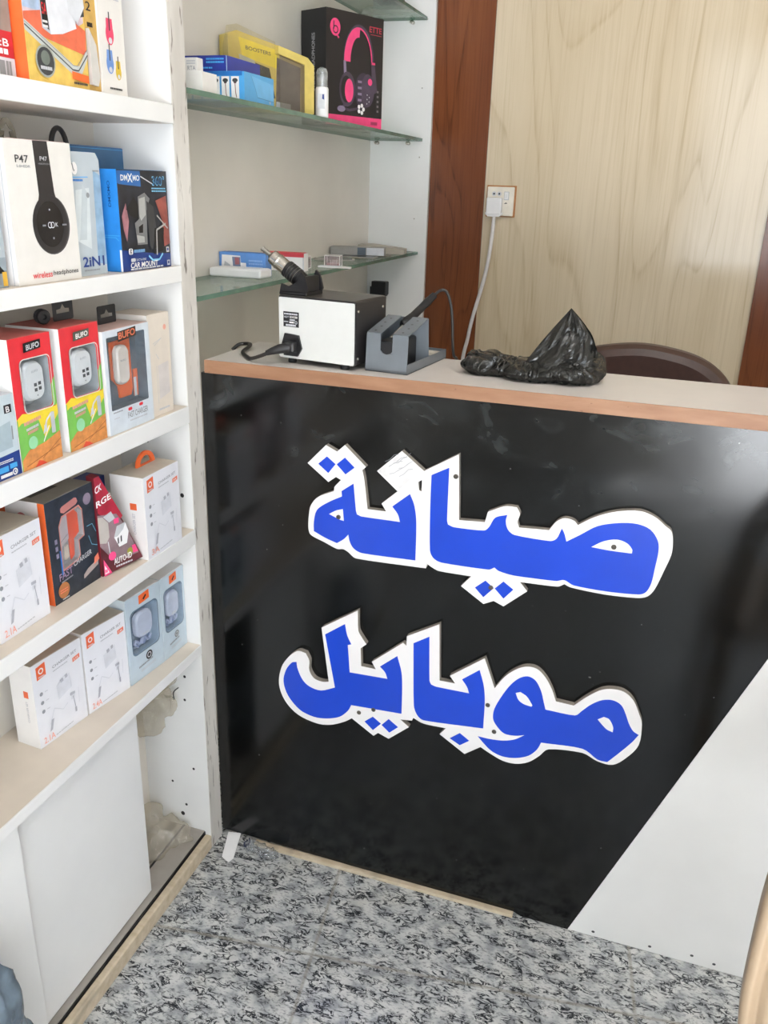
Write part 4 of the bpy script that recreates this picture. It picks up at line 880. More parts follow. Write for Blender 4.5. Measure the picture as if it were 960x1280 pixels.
# blue boxes, white box
w, h, d = .135, .050, .125
b, A = carton(w, h, d, mat('cable_box_blue', '4f9fd8', .4, var=.05), mat('cable_box_blue2', '58a6da', .4, var=.05), SKY)
a = A['front']; a.rect(0, .86, .97, .14, BLUE)
for i in range(6):
    x = .06+.15*i; a.rect(x, .07, .12, .76, PAPER); a.poly(ell(x+.06, .70, .042, .07, 12), DGREY); a.rect(x+.04, .60, .04, .1, DGREY); a.line([(x+.06, .62), (x+.065, .3), (x+.08, .12)], .0014, mat('maroon_wire', '7c3a3a', .4))
r = A['right']; r.poly([(.22, .92), (.98, .78), (.98, .18), (.42, .22), (.36, .5)], mat('flap_light_blue', '6fb5e3', .4)); r.line([(.22, .92), (.36, .5), (.42, .22)], .001, mat('flap_shadow', '2d6ea3', .4)); r.line([(.42, .22), (.98, .18)], .001, mat('flap_shadow', '2d6ea3', .4)); r.ell(.85, .12, .02, PALE)
place(b, 'cable_box', 'light blue box with small earphone windows on the upper glass shelf', 'box', (-.163, .250, ZU+e), 0)
w, h, d = .098, .027, .135
b, A = carton(w, h, d, mat('royal_blue_card', '2c3a93', .4), mat('royal_blue_side', '35409a', .4), mat('royal_blue_top', '33429b', .4))
a = A['front']; a.greek(.55, .55, .38, .3, SKY, 2, 3); a.greek(.08, .2, .6, .1, SKY, 1, 6); a.line([(.985, 0), (.985, 1)], .0014, PALEBLUE)
place(b, 'flat_box', 'dark royal blue flat box lying on top of the light blue earphone box', 'box', (-.166, .262, ZU+e+.0509), 0)
w, h, d = .050, .032, .05
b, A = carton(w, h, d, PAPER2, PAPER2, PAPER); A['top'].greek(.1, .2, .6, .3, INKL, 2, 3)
o = place(b, 'small_box', 'small plain white box on the upper glass shelf beside the peeling panel', 'box', (-.077, .095, ZU+e), 0)
b = B(); b.box((0, 0, 0), (.034, .02, .022), PAPER2, .001); a = Art(b, ((0, -.0001, 0), (1, 0, 0), (0, 0, 1), (0, -1, 0)), .034, .022); a.text('RTA', .45, .12, .45, .3, INK); a.greek(.4, .55, .5, .25, INKL, 2, 3)
place(b, 'label_box', 'tiny white printed box on top of the plain white box', 'box', (-.078, .110, ZU+e+.0328), 0)
# top glass shelf
w, h, d = .16, .12, .05
b, A = carton(w, h, d, mat('black_box_card', '262629', .35), BLACK, BLACK); A['front'].line([(.02, .03), (.98, .03)], .0015, PALE); A['front'].greek(.1, .4, .6, .2, PALE, 2, 3)
place(b, 'dark_box', 'dark box corner just showing on the topmost glass shelf', 'box', (-.045, 1.10, ZT+e), 90)
# lower glass shelf
b = B(); b.box((0, 0, 0), (.122, .055, .0175), WPLAST, .004); b.box((.006, .004, .0172), (.116, .051, .0182), PAPER)
place(b, 'phone_tray', 'slim white rounded tray on the lower glass shelf in front of the blue box', 'tray', (-.171, .342, ZL+e), 0)
w, h, d = .112, .046, .028
b, A = carton(w, h, d, mat('hazy_blue_card', '5f8fd0', .4), mat('hazy_blue_side', '5783c0', .4), BLUE)
a = A['front']; a.poly([(.04, .12), (.58, .06), (.58, .55), (.47, .55), (.46, .86), (.06, .88)], PAPER); a.poly([(.30, .32), (.46, .32), (.46, .8), (.28, .8)], mat('hazy_slate', '73809c', .4)); a.poly([(.34, .45), (.44, .47), (.43, .78), (.34, .78)], mat('hazy_maroon', '9c6068', .4)); a.poly([(.08, .14), (.22, .12), (.24, .42), (.12, .6)], LGREY)
a.greek(.64, .2, .3, .5, mat('light_hazy_blue', '8db2e4', .4), 4, 5); a.rect(.60, .05, .004, .9, SKY)
place(b, 'phone_box', 'blue phone box with a white picture behind the white tray', 'box', (-.178, .402, ZL+e), 0)
w, h, d = .10, .040, .03
b, A = carton(w, h, d, PAPER, PAPER, RED); a = A['front']; a.rect(0, .78, 1, .22, mat('muted_red', 'cc4753', .4)); a.rect(.97, 0, .03, .78, PALE); a.rect(0, 0, .42, .78, PAPER2)
place(b, 'small_box', 'white box with a red top stripe behind the hot air nozzle', 'box', (-.140, .54, ZL+e), 4)
CASE = clear('clear_case', 'f1e9ea', .3, .05, 'e2cfd2', .22)
def clear_case(x, y, deg, w, d, h, label, card):
    b = B(); b.box((0, 0, 0), (w, d, .002), CASE); 
    for p, q in (((0, 0), (w, 0)), ((w, 0), (w, d)), ((w, d), (0, d)), ((0, d), (0, 0))):
        b.add([(p[0], p[1], .002), (q[0], q[1], .002), (q[0], q[1], h), (p[0], p[1], h)], [(0, 1, 2, 3)], CASE)
    b.add([(0, 0, h), (w, 0, h), (w, d, h), (0, d, h)], [(0, 1, 2, 3)], CASE)
    for p in ((0, 0), (w, 0), (w, d), (0, d)): b.tube([(p[0], p[1], .001), (p[0], p[1], h)], .0009, PAPER, 6)
    for z in (.001, h):
        for p, q in (((0, 0), (w, 0)), ((w, 0), (w, d)), ((w, d), (0, d)), ((0, d), (0, 0))): b.tube([(*p, z), (*q, z)], .0007, PAPER, 5)
    o = place(b, 'clear_case', label, 'case', (x, y, ZL+.0006), deg)
    c = B(); c.box((w*.1, d*.2, .0025), (w*.9, d*.8, h*.28), card, .0006)
    for i in range(5): c.box((w*(.35+.1*i), d*.18, .004), (w*(.39+.1*i), d*.19, h*.6), PAPER)
    sub(c, 'insert', o); return o
clear_case(-.108, .60, 8, .05, .035, .028, 'clear plastic case with pale pink insert touching the red-striped box', mat('pale_pink_card', 'd9b4b8', .5))
clear_case(-.052, .70, 12, .038, .036, .026, 'clear plastic case with a reddish insert near the shelf edge', mat('muted_rose_card', 'b98a8e', .5))
b = B(); b.box((0, 0, 0), (.082, .012, .004), PAPER, .0006); b.box((.004, .002, .004), (.06, .010, .0052), PALE)
place(b, 'card_strip', 'thin white strip sticking out over the lower glass shelf edge', 'strip', (-.058, .672, ZL+e), 6)
def screen(x, y, z, deg, w, d, m, label):
    b = B(); b.box((0, 0, 0), (w, d, .0028), m, .0008); b.box((w*.06, d*.08, .0028), (w*.94, d*.92, .0033), mat('screen_glass', '3c3f42', .12)); b.box((w*.4, -.012, .0006), (w*.6, 0, .0014), mat('flex_ribbon', '6b5a3a', .4))
    return place(b, 'phone_screen', label, 'phone screen', (x, y, z), deg)
SCR = mat('screen_back_grey', '9a978f', .35)
screen(-.150, .86, ZL+e, 20, .11, .058, SCR, 'loose grey phone screen lying next to the clear cases')
screen(-.135, 1.00, ZL+e, 8, .105, .058, SCR, 'loose grey phone screen under the end of the grey slab box')
screen(-.140, 1.09, ZL+e, 5, .118, .060, mat('screen_back_brown', '85796a', .35), 'loose brownish phone screen farther back under the grey boxes')
b = B(); b.box((0, 0, 0), (.155, .05, .022), mat('grey_slab_card', '8f8c88', .5), .0012); b.box((.078, -.0006, .001), (.102, .0502, .0212), mat('slate_band', '4a5560', .4)); b.box((.104, -.0004, .001), (.154, .0501, .0214), PALE)
place(b, 'slab_box', 'grey slab box with a slate band lying across the loose screens', 'box', (-.172, 1.035, ZL+e+.0036), 14)
b = B(); b.prism([(0, 0), (.15, 0), (.15, .014), (.05, .024), (.012, .024)], ((0, 0, 0), (1, 0, 0), (0, 0, 1), (0, -1, 0)), -.075, 0, mat('beige_grey_card', 'a49c90', .5), mat('beige_grey_top', 'b5ada0', .5)); b.box((.01, .004, -.0001), (.14, .07, .0012), DGREY)
place(b, 'slab_box', 'beige-grey wedge-ended flat box at the far end of the lower glass shelf', 'box', (-.158, 1.195, ZL+e), 10)
# adapter plugged in the end panel
b = B(); b.box((-.024, -.040, -.024), (.024, -.012, .022), BLACKP, .002); b.prism(rr(-.022, -.022, .044, .042, .003), ((0, -.012, 0), (1, 0, 0), (0, 0, 1), (0, -1, 0)), -.012, 0, DGREY); b.box((-.032, -.03, -.026), (-.02, -.014, .004), BLACKP, .001)
for i in range(4): b.box((.0241, -.037+.006*i, -.018), (.0246, -.034+.006*i, .016), DGREY)
place(b, 'power_adapter', 'black blocky power adapter on the far white panel behind the soldering station', 'power adapter', (-.128, YB-.0205, 1.037), 0)

# ------------------------------------------------------------------ on the worktop
ZW = 1.0503
# hot air station
st = tag(empty('soldering_station', (.1335, .037, ZW), math.radians(-8.5)), 'white and black hot air soldering station box seen from its back', 'soldering station')
SW, SD, SH = .152, .115, .115
STB = mat('black_steel_case', '242223', .35, var=.1, scale=60); STT = mat('worn_black_top', '4e4a46', .35, var=.15, scale=25); STW = mat('white_steel_panel', 'd2d3d0', .35, var=.02)
b = B(); b.box((0, .0012, .008), (SW, SD, SH), STB, .0035); b.box((.003, .003, SH-.0004), (SW-.003, SD-.003, SH+.0004), STT)
for y, z in ((.012, .098), (.100, .098), (.012, .02), (.100, .02)): b.lathe([(.0028, 0), (.0026, .0008), (.0015, .0016), (0, .0017)], (SW, y, z), (1, 0, 0), CHROME, 12)
sub(b, 'casing', st, 'black steel casing')
b = B(); b.prism(rr(.0025, .0095, SW-.0035, SH-.0125, .003), ((0, 0, 0), (1, 0, 0), (0, 0, 1), (0, -1, 0)), -.0015, 0, STW); panel = sub(b, 'rear_panel', st, 'white painted back panel')
b = B(); b.box((.012, -.0006, .063), (.043, 0, .0885), BLACK); a = Art(b, ((.012, -.0006, .063), (1, 0, 0), (0, 0, 1), (0, -1, 0)), .031, .0255)
a.greek(.05, .80, .88, .10, PALE, 1, 2); a.text('HOT', .04, .58, .32, .13, PALE); a.text('REWORK', .42, .58, .52, .15, PAPER); a.greek(.42, .42, .34, .10, PALE, 1, 4); a.rect(.40, .26, .3, .1, PAPER); a.greek(.04, .30, .3, .07, INKL, 1, 5); a.ring(.84, .32, .085, .03, PALE); a.greek(.18, .05, .66, .13, PALE, 1, 6)
sub(b, 'rating_label', panel, 'black rating label with fine white print')
b = B(); b.prism([(.014, .014), (.042, .014), (.050, .028), (.044, .050), (.016, .052), (.010, .034)], ((0, 0, 0), (1, 0, 0), (0, 0, 1), (0, -1, 0)), 0, .004, BLACKP); b.box((.018, -.0045, .020), (.040, -.004, .040), DGREY); sub(b, 'power_inlet', panel, 'black mains inlet')
for x, y in ((.022, .012), (SW-.024, .012), (.022, SD-.014), (SW-.024, SD-.014)):
    b = B(); b.lathe([(.0072, 0), (.0078, .003), (.007, .0085), (0, .0085)], (x, y, 0), (0, 0, 1), mat('rubber_foot', '1d1d1e', .6), 16); sub(b, 'foot', st)
# gun holder on the top (left end)
b = B(); hz = SH+.0004
b.box((.004, .006, hz), (.058, .060, hz+.006), BLACKP, .0015)
b.prism([(.000, .0), (.052, .0), (.058, .010), (.052, .032), (.044, .040), (.036, .022), (.018, .014), (.004, .018)], ((.002, .008, hz), (1, 0, 0), (0, 0, 1), (0, -1, 0)), -.004, 0, BLACKP)
b.prism([(.000, .0), (.052, .0), (.058, .010), (.052, .032), (.044, .040), (.036, .022), (.018, .014), (.004, .018)], ((.002, .056, hz), (1, 0, 0), (0, 0, 1), (0, -1, 0)), -.004, 0, BLACKP)
b.box((.045, .010, hz+.005), (.055, .054, hz+.032), BLACKP, .002)
b.v = [v+Vector((-.0035, 0, 0)) for v in b.v]
sub(b, 'gun_holder', st, 'black plastic cradle on the top')
# hot air gun
tip = Vector((.084, .083, 1.2365)); axd = Vector((.0835, -.006, -.0535)).normalized()
g = tag(empty('hot_air_gun', tip), 'hot air gun with chrome nozzle resting in the cradle on the station', 'hot air gun')
b = B(); b.lathe([(.0018, .012), (.0028, 0), (.0046, 0), (.0046, .003), (.0040, .0036), (.0040, .019), (.0075, .021), (.0080, .0235)], (0, 0, 0), axd, STEEL, 20); b.lathe([(.0029, .0005), (0, .0005)], (0, 0, 0), axd, BLACK, 12); sub(b, 'nozzle', g, 'thin dark-tipped nozzle')
b = B(); b.lathe([(.0080, .0225), (.0118, .024), (.0125, .026), (.0125, .036), (.0136, .037), (.0136, .0395), (.0128, .041), (.0128, .056), (.0135, .058)], (0, 0, 0), axd, CHROME, 28); sub(b, 'barrel', g, 'chrome barrel')
prof = [(.0132, .057), (.0150, .058)]
for i in range(5): q = .0605+.0052*i; prof += [(.0152, q), (.0152, q+.003), (.0138, q+.0035), (.0138, q+.0047)]
prof += [(.0142, .088), (.0136, .104), (.0120, .112), (.006, .116), (0, .116)]
b = B(); b.lathe(prof, (0, 0, 0), axd, BLACKP, 28); gr = sub(b, 'grip', g, 'black ribbed grip')
for i in range(4):
    c = B(); q = .0642+.0052*i; c.lathe([(.0139, q), (.0153, q+.0003), (.0153, q+.0007), (.0139, q+.001)], (0, 0, 0), axd, STEEL, 28); sub(c, 'ring', gr)
# mains lead
lead = tag(empty('power_lead', (.150, .030, ZW)), 'black mains lead plugged into the back of the soldering station', 'power lead')
LO = Vector((.150, .030, ZW))
def lb(name, b, lab=None): b.xform(Matrix.Translation(-LO)); return sub(b, name, lead, lab)
b = B(); PX = .160
b.box((PX-.004, .0105, 1.073), (PX+.014, .0285, 1.0905), mat('black_plug', '222123', .45), .003)
b.tube([(PX+.004, .018, 1.081), (PX-.012, .010, 1.078), (PX-.024, .007, 1.074), (PX-.034, .006, 1.070)], [.0085, .0082, .0062, .0045], mat('black_plug', '222123', .45), 14)
lb('plug', b, 'black moulded plug')
b = B(); pts = [(.130, .0055, 1.071), (.112, .008, 1.063), (.090, .018, 1.0555), (.070, .040, 1.0538), (.052, .062, 1.0538), (.043, .080, 1.0545), (.041, .100, 1.0565), (.036, .122, 1.058), (.026, .138, 1.057), (.013, .142, 1.0558), (.004, .135, 1.054), (-.003, .124, 1.046)]
def spline(P, n=6):
    P = [Vector(p) for p in P]; out = []
    for i in range(len(P)-1):
        p0 = P[max(i-1, 0)]; p1 = P[i]; p2 = P[i+1]; p3 = P[min(i+2, len(P)-1)]
        for k in range(n):
            t = k/n; out.append(.5*((2*p1)+(p2-p0)*t+(2*p0-5*p1+4*p2-p3)*t*t+(3*p1-p0-3*p2+p3)*t**3))
    return out+[P[-1]]
b.tube(spline(pts), .0033, mat('black_cord', '262524', .45), 10); lb('cord', b)
# iron stand
sd = tag(empty('soldering_iron_stand', (.2965, .036, ZW), math.radians(-6)), 'grey metal soldering iron stand beside the station', 'iron stand')
GS = mat('grey_painted_steel', '6d7379', .38, var=.06, scale=30)
W_ = .076
b = B(); b.box((0, 0, .0008), (W_, .185, .0025), GS); b.box((0, 0, .002), (W_, .0022, .006), GS)
for x in (0, W_-.0016): b.box((x, 0, .0025), (x+.0016, .185, .016), GS)
b.box((0, .1834, .0025), (W_, .185, .016), GS); b.box((-.0008, .0, 0), (W_+.0008, .184, .001), DGREY)
b.box((.0016, .118, .0025), (W_-.0016, .120, .014), GS)
sub(b, 'base_tray', sd)
PR = [(0, .004), (.004, .063), (.088, .082), (.098, .0025)]
def strip(x0, x1, segs):
    for (y0, z0), (y1, z1) in segs:
        d = Vector((y1-y0, z1-z0)).normalized()*.0; n = Vector((-(z1-z0), y1-y0)).normalized()*.0016
        pts = [(y0, z0), (y1, z1), (y1+n.x, z1+n.y), (y0+n.x, z0+n.y)]
        b.prism([(p[0], p[1]) for p in pts], ((x0, 0, 0), (0, 1, 0), (0, 0, 1), (1, 0, 0)), 0, x1-x0, GS)
b = B(); mid = (.0022, .030)
strip(.0, W_, [((0, .004), mid)]); strip(0, .026, [(mid, PR[1]), (PR[1], PR[2])]); strip(.048, W_, [(mid, PR[1]), (PR[1], PR[2])]); strip(0, W_, [(PR[2], PR[3])])
b.box((0, .003, .0025), (.0016, .094, .060), GS)
# rounded slot bottom
b.prism([(.026, .03), (.048, .03), (.048, .036), (.044, .032), (.037, .030), (.030, .032), (.026, .036)], ((0, .0022, 0), (1, 0, 0), (0, 0, 1), (0, -1, 0)), -.0016, .0006, GS)
fr = sub(b, 'holder_frame', sd)
b = B(); sl = (PR[2][1]-PR[1][1])/(PR[2][0]-PR[1][0])
for x in (.012, .062):
    for k in range(4):
        y = .014+.019*k; z = PR[1][1]+(y-PR[1][0])*sl+.0018; b.prism(ell(0, 0, .0022, .0022, 10), ((x+(k % 2)*.002-.001, y, z), (1, 0, 0), (0, 1, sl), (0, -sl, 1)), 0, 0, BLACK)
sub(b, 'tip_hole', fr, 'punched holes for spare tips')['kind'] = 'stuff'
b = B(); b.box((.018, .004, .004), (.056, .090, .052), mat('dark_hollow_fill', '16171a', .5), .004); sub(b, 'dark_hollow', sd, 'black fill for the shaded inside of the holder')  # black block put in for the shade inside the open holder
b = B(); b.box((.006, .124, .003), (W_-.006, .178, .0125), mat('worn_sponge', 'b3aca2', .8, var=.2, scale=120), .002); sub(b, 'sponge', sd, 'worn pale cleaning sponge')
# iron
ir = tag(empty('soldering_iron', (.352, .148, 1.142)), 'black soldering iron handle and cord leaning in the grey stand', 'soldering iron')
IO = Vector((.352, .148, 1.142)); p0 = Vector((.338, .108, 1.118)); p1 = Vector((.372, .186, 1.166))
def ib(name, b, lab=None): b.xform(Matrix.Translation(-IO)); return sub(b, name, ir, lab)
dv = (p1-p0); b = B(); L = dv.length
b.lathe([(0, 0), (.0070, 0), (.0090, .004), (.0098, .012), (.0085, .020), (.0072, .030), (.0068, L*.6), (.0074, L*.75), (.0060, L*.97), (0, L)], p0, dv, BLACKP, 18); ib('handle', b)
b = B(); b.tube([p0-dv*.55, p0+dv*.02], .0032, STEEL, 10); ib('heating_rod', b)
b = B(); b.tube(spline([tuple(p0+dv*.97), (.380, .196, 1.173), (.390, .199, 1.170), (.398, .2, 1.150), (.403, .2, 1.120), (.406, .199, 1.085), (.410, .1985, 1.058), (.414, .2095, 1.045), (.416, .215, .98), (.418, .216, .85)]), .0026, mat('black_cord', '262524', .45), 9); ib('cord', b)

# crumpled bags
def crumple(balls, voxel, amp, freq, m, seed=0, floor=None, ridged=True, spikes=(), f2k=.3, smoothed=False):
    import bmesh
    bm = bmesh.new()
    for c, r, rz in balls:
        Mx_ = Matrix.Translation(c) @ Matrix.Rotation(math.radians(rz), 4, 'Z') @ Matrix.Diagonal((*r, 1))
        bmesh.ops.create_icosphere(bm, subdivisions=3, radius=1, matrix=Mx_)
    for pts in spikes:
        vs = [bm.verts.new(p) for p in pts]; bmesh.ops.convex_hull(bm, input=vs)
    me = bpy.data.meshes.new('raw'); bm.to_mesh(me); bm.free()
    o = bpy.data.objects.new('raw', me); COL.objects.link(o)
    md = o.modifiers.new('r', 'REMESH'); md.mode = 'VOXEL'; md.voxel_size = voxel
    dg = bpy.context.evaluated_depsgraph_get(); m2 = bpy.data.meshes.new_from_object(o.evaluated_get(dg))
    bpy.data.objects.remove(o)
    off = Vector((seed*3.1, seed*1.7, seed*.9))
    nv = [(v.co.copy(), v.normal.copy()) for v in m2.vertices]
    for v, (p, n) in zip(m2.vertices, nv):
        q = p*freq+off; qw = q+Vector((noise.noise(q*.7), noise.noise(q*.7+Vector((5, 2, 1))), noise.noise(q*.7+Vector((9, 4, 7)))))*1.2
        a = 1-2*abs(noise.noise(qw)) if ridged else noise.noise(qw)
        f2 = 1-2*abs(noise.noise(qw*2.3))
        v.co = p+n*amp*(a*.8+f2*f2k-.3)
        if floor is not None and v.co.z < floor: v.co.z = floor+.0002*abs(noise.noise(q*9))
    m2.materials.clear(); m2.materials.append(m)
    m2.polygons.foreach_set('use_smooth', [smoothed]*len(m2.polygons)); m2.update()
    return m2
def film():
    t = NT('black_bin_bag_film'); f = t.noise(t.coord(), 55, 3); g = t.noise(t.coord((1, 1, .4)), 160, 2)
    t.link(t.ramp(f, [(.3, lin('0d0d0d')), (.75, lin('232320'))]), t.p.inputs['Base Color'])
    t.p.inputs['Roughness'].default_value = .24; t.bump(g, .25, .0015)
    return t.m
BIN = film()
m2 = crumple([((.500, .116, 1.064), (.054, .042, .014), 12), ((.572, .108, 1.064), (.064, .054, .014), 5), ((.632, .122, 1.066), (.052, .064, .017), 0), ((.480, .140, 1.067), (.030, .030, .015), 0), ((.658, .138, 1.074), (.022, .04, .018), 0)],
             .0022, .0085, 32, BIN, 2, 1.0506, True, (), .3, False)
bag = B(); bag.add([v.co.copy() for v in m2.vertices], [list(q.vertices) for q in m2.polygons], BIN)
bpy.data.meshes.remove(m2)
def flap(A, Bc, T, bulge, seed, cv=.014, n=22):
    """one side of a pulled-up fold of film: a creased, roughly triangular sheet"""
    A, Bc, T = Vector(A), Vector(Bc), Vector(T); g = []
    for jv in range(n+1):
        v = jv/n
        for iu in range(n+1):
            u = iu/n
            q = A.lerp(Bc, u).lerp(T, v)
            q.x += cv*math.sin(PI*v)*(u*1.7-.25)
            w = Vector((u*2.2+seed, v*1.5, seed*2.7))
            fold = 1-2*abs(noise.noise(w*1.6+Vector((0, 0, 3)))); fine_ = 1-2*abs(noise.noise(w*4.2))
            q.y += bulge*math.sin(PI*u)*(1-v)**.7+(.0075*fold+.0028*fine_-.005)*(.35+.65*math.sin(PI*min(1, v*.9+.1)))
            q.z += .003*noise.noise(w*3)*(1-v)
            g.append(q)
    f = [(r*(n+1)+c, r*(n+1)+c+1, (r+1)*(n+1)+c+1, (r+1)*(n+1)+c) for r in range(n) for c in range(n)]
    bag.add(g, f, BIN)
flap((.548, .080, 1.060), (.662, .092, 1.066), (.6215, .112, 1.168), -.016, 1.3); flap((.552, .108, 1.060), (.664, .122, 1.066), (.6220, .114, 1.167), .012, 2.1)
flap((.628, .112, 1.062), (.674, .128, 1.070), (.654, .124, 1.124), -.010, 4.2, .004); flap((.630, .138, 1.062), (.672, .142, 1.070), (.655, .126, 1.123), .008, 5.5, .004)
m2 = bag.mesh('plastic_bag')
o = bpy.data.objects.new('plastic_bag', m2); COL.objects.link(o); tag(o, 'crumpled black plastic bag with a standing peak on the worktop', 'plastic bag')

# ------------------------------------------------------------------ wall socket and its lead
so = tag(empty('wall_socket', (.2375, YB, 1.312)), 'white switched wall socket on a wooden backing plate', 'wall socket')
b = B(); b.box((-.044, -.004, -.045), (.046, -.0002, .045), mat('orange_wood_rim', 'a9713f', .5), .0006); b.box((-.041, -.011, -.042), (.041, -.004, .041), mat('cream_plate', 'e3dccf', .3), .0025); sub(b, 'face_plate', so)
for x in (-.020, -.004):
    b = B(); b.lathe([(.0065, 0), (.0065, .0006), (.005, .0009), (0, .0009)], (x, -.011, .021), (0, -1, 0), PALE, 16); b.lathe([(.0028, .0010), (0, .0011)], (x, -.011, .021), (0, -1, 0), BLACK, 10); sub(b, 'pin_hole', so)
b = B(); b.box((.011, -.0125, .004), (.026, -.011, .028), LGREY, .0006); b.box((.0125, -.016, .006), (.0245, -.0125, .026), WPLAST, .0012); b.box((.0182, -.0163, .010), (.0188, -.016, .020), GREY); sub(b, 'rocker_switch', so)
b = B(); b.prism([(.012, -.007), (.018, -.0025), (.0225, -.006)], ((0, -.0112, 0), (1, 0, 0), (0, 0, 1), (0, -1, 0)), 0, .0004, BLACK); sub(b, 'neon_window', so)
pl = tag(empty('charger_lead', (.225, YB-.02, 1.283)), 'white plug and cable hanging from the wall socket', 'cable')
PO = Vector((.225, YB-.02, 1.283))
b = B(); b.box((.200, YB-.034, 1.274), (.246, YB-.0115, 1.322), WPLAST, .003); b.prism([(.198, 1.276), (.206, 1.268), (.240, 1.268), (.250, 1.276), (.250, 1.280), (.198, 1.280)], ((0, YB-.012, 0), (1, 0, 0), (0, 0, 1), (0, -1, 0)), 0, .020, WPLAST)
b.xform(Matrix.Translation(-PO)); sub(b, 'plug', pl)
b = B(); b.tube(spline([(.2245, YB-.025, 1.270), (.2235, YB-.024, 1.23), (.2195, YB-.022, 1.175), (.213, YB-.022, 1.12), (.205, YB-.022, 1.075), (.192, YB-.022, 1.02), (.180, YB-.022, .97), (.172, YB-.022, .93), (.166, YB-.022, .89), (.155, YB-.022, .83), (.147, YB-.022, .70)]), .0058, mat('white_cable', 'dad6d4', .4), 12)
b.xform(Matrix.Translation(-PO)); sub(b, 'cord', pl)

# ------------------------------------------------------------------ office chair behind the counter
ch = tag(empty('office_chair', (.725, .86, 0)), 'brown leather office chair with rounded back behind the counter', 'chair')
LEA = mat('brown_leather', '46302a', .42, var=.12, scale=60, bump=.1); PIPE = mat('dark_brown_piping', '38241f', .4)
arc = [(-.235, .55), (-.245, .72), (-.238, .85), (-.225, .90), (-.195, .945), (-.150, .980), (-.09, 1.001), (0, 1.012)]
def back_loop(s, dy):
    pts = [(x*s, .78+(z-.78)*s) for x, z in arc]; pts += [(-x, z) for x, z in pts[-2::-1]]; pts = [(q.x, q.y) for q in spline([Vector((x, z)) for x, z in pts], 5)]; return [Vector((x, dy+.25*x*x, z)) for x, z in pts]
b = B(); loops = [back_loop(.90, -.085), back_loop(.965, -.078), back_loop(1, -.062), back_loop(1, -.035), back_loop(.97, -.018)]
k = len(loops[0])
for r0, r1 in zip(loops, loops[1:]): b.add(r0+r1, [(i, (i+1) % k, k+(i+1) % k, k+i) for i in range(k)], LEA, True)
b.add(loops[0], [tuple(range(k))[::-1]], LEA, True); b.add(loops[-1], [tuple(range(k))], LEA, True)
sub(b, 'backrest', ch); b = B(); b.box((-.235, -.52, .43), (.235, -.08, .52), LEA, .035); sub(b, 'seat', ch)
b = B(); b.tube([(0, -.02, .60), (0, .0, .48), (0, -.12, .425), (0, -.28, .42)], .018, BLACKP, 10); sub(b, 'back_bracket', ch)
b = B(); b.lathe([(.03, .10), (.03, .26), (.02, .26), (.02, .43)], (0, -.29, 0), (0, 0, 1), STEEL, 16); sub(b, 'gas_post', ch)
for i in range(5):
    t = 2*PI*i/5+.3; b = B(); b.tube([(0, -.29, .11), (.15*math.cos(t), -.29+.15*math.sin(t), .09), (.27*math.cos(t), -.29+.27*math.sin(t), .07)], [.022, .018, .013], BLACKP, 8); lg = sub(b, 'leg', ch)
    c = B(); c.lathe([(0, -.012), (.022, -.012), (.024, -.006), (.024, .006), (.022, .012), (0, .012)], (.27*math.cos(t), -.29+.27*math.sin(t), .0245), (-math.sin(t), math.cos(t), 0), BLACKP, 14); c.tube([(.27*math.cos(t), -.29+.27*math.sin(t), .03), (.27*math.cos(t), -.29+.27*math.sin(t), .07)], .006, STEEL, 8); sub(c, 'caster', lg)

# ------------------------------------------------------------------ beige plastic chair at the photo's lower corner
pc = tag(empty('plastic_chair', (1.19, -.58, 0)), 'beige plastic chair whose ridged back edge shows in the lower corner', 'chair')
PB = mat('beige_plastic', 'b59f86', .4, var=.04, scale=20)
def rim(xs): return [(xs*.20, .03, .40), (xs*.226, .055, .46), (xs*.228, .075, .56), (xs*.218, .10, .68), (xs*.185, .125, .78), (xs*.12, .14, .835), (0, .147, .85)]
b = B(); full = spline(rim(-1))+spline(rim(1))[::-1][1:]
prof = [(-.012, -.022), (.012, -.022), (.016, -.016), (.015, -.011), (.008, -.007), (.008, -.003), (.015, .001), (.016, .008), (.015, .012), (.008, .016), (.008, .020), (.014, .024), (.012, .030), (-.012, .030), (-.014, .024), (-.008, .020), (-.008, .016), (-.015, .012), (-.016, .008), (-.015, .001), (-.008, -.003), (-.008, -.007), (-.015, -.011), (-.016, -.016)]
k = len(prof); rings = []
for i, p in enumerate(full):
    tng = (full[min(i+1, len(full)-1)]-full[max(i-1, 0)]).normalized(); outw = Vector((p.x, 0, (p.z-.62)*.9)).normalized(); outw = (outw-tng*outw.dot(tng)).normalized(); bi = tng.cross(outw)
    rings.append([p+bi*q[0]+outw*(-q[1]-.020) for q in prof][::-1])
for r0, r1 in zip(rings, rings[1:]): b.add(r0+r1, [(i, (i+1) % k, k+(i+1) % k, k+i) for i in range(k)], PB, True)
sub(b, 'back_rim', pc)
for x in (-.13, -.065, 0, .065, .13):
    b = B(); zt = .85-.9*x*x-.03
    b.prism([(x-.02, .42), (x+.02, .42), (x*.95+.018, zt), (x*.95-.018, zt)], ((0, .028, 0), (1, 0, 0), (0, .26, 1), (0, -1, .26)), -.003, .003, PB)
    b.v = [Vector((v.x, v.y-.26*.0-.075, v.z)) for v in b.v]; sub(b, 'back_slat', pc)
b = B(); b.prism(rr(-.215, -.40, .43, .43, .05), ((0, 0, .41), (1, 0, 0), (0, 1, 0), (0, 0, 1)), 0, .018, PB); sub(b, 'seat', pc)
for x, y, dx, dy in ((-.19, .01, -.02, .05), (.19, .01, .02, .05), (-.19, -.37, -.02, -.03), (.19, -.37, .02, -.03)):
    b = B(); b.tube([(x, y, .415), (x+dx*.5, y+dy*.5, .2), (x+dx, y+dy, 0)], [.026, .021, .017], PB, 10); sub(b, 'leg', pc)

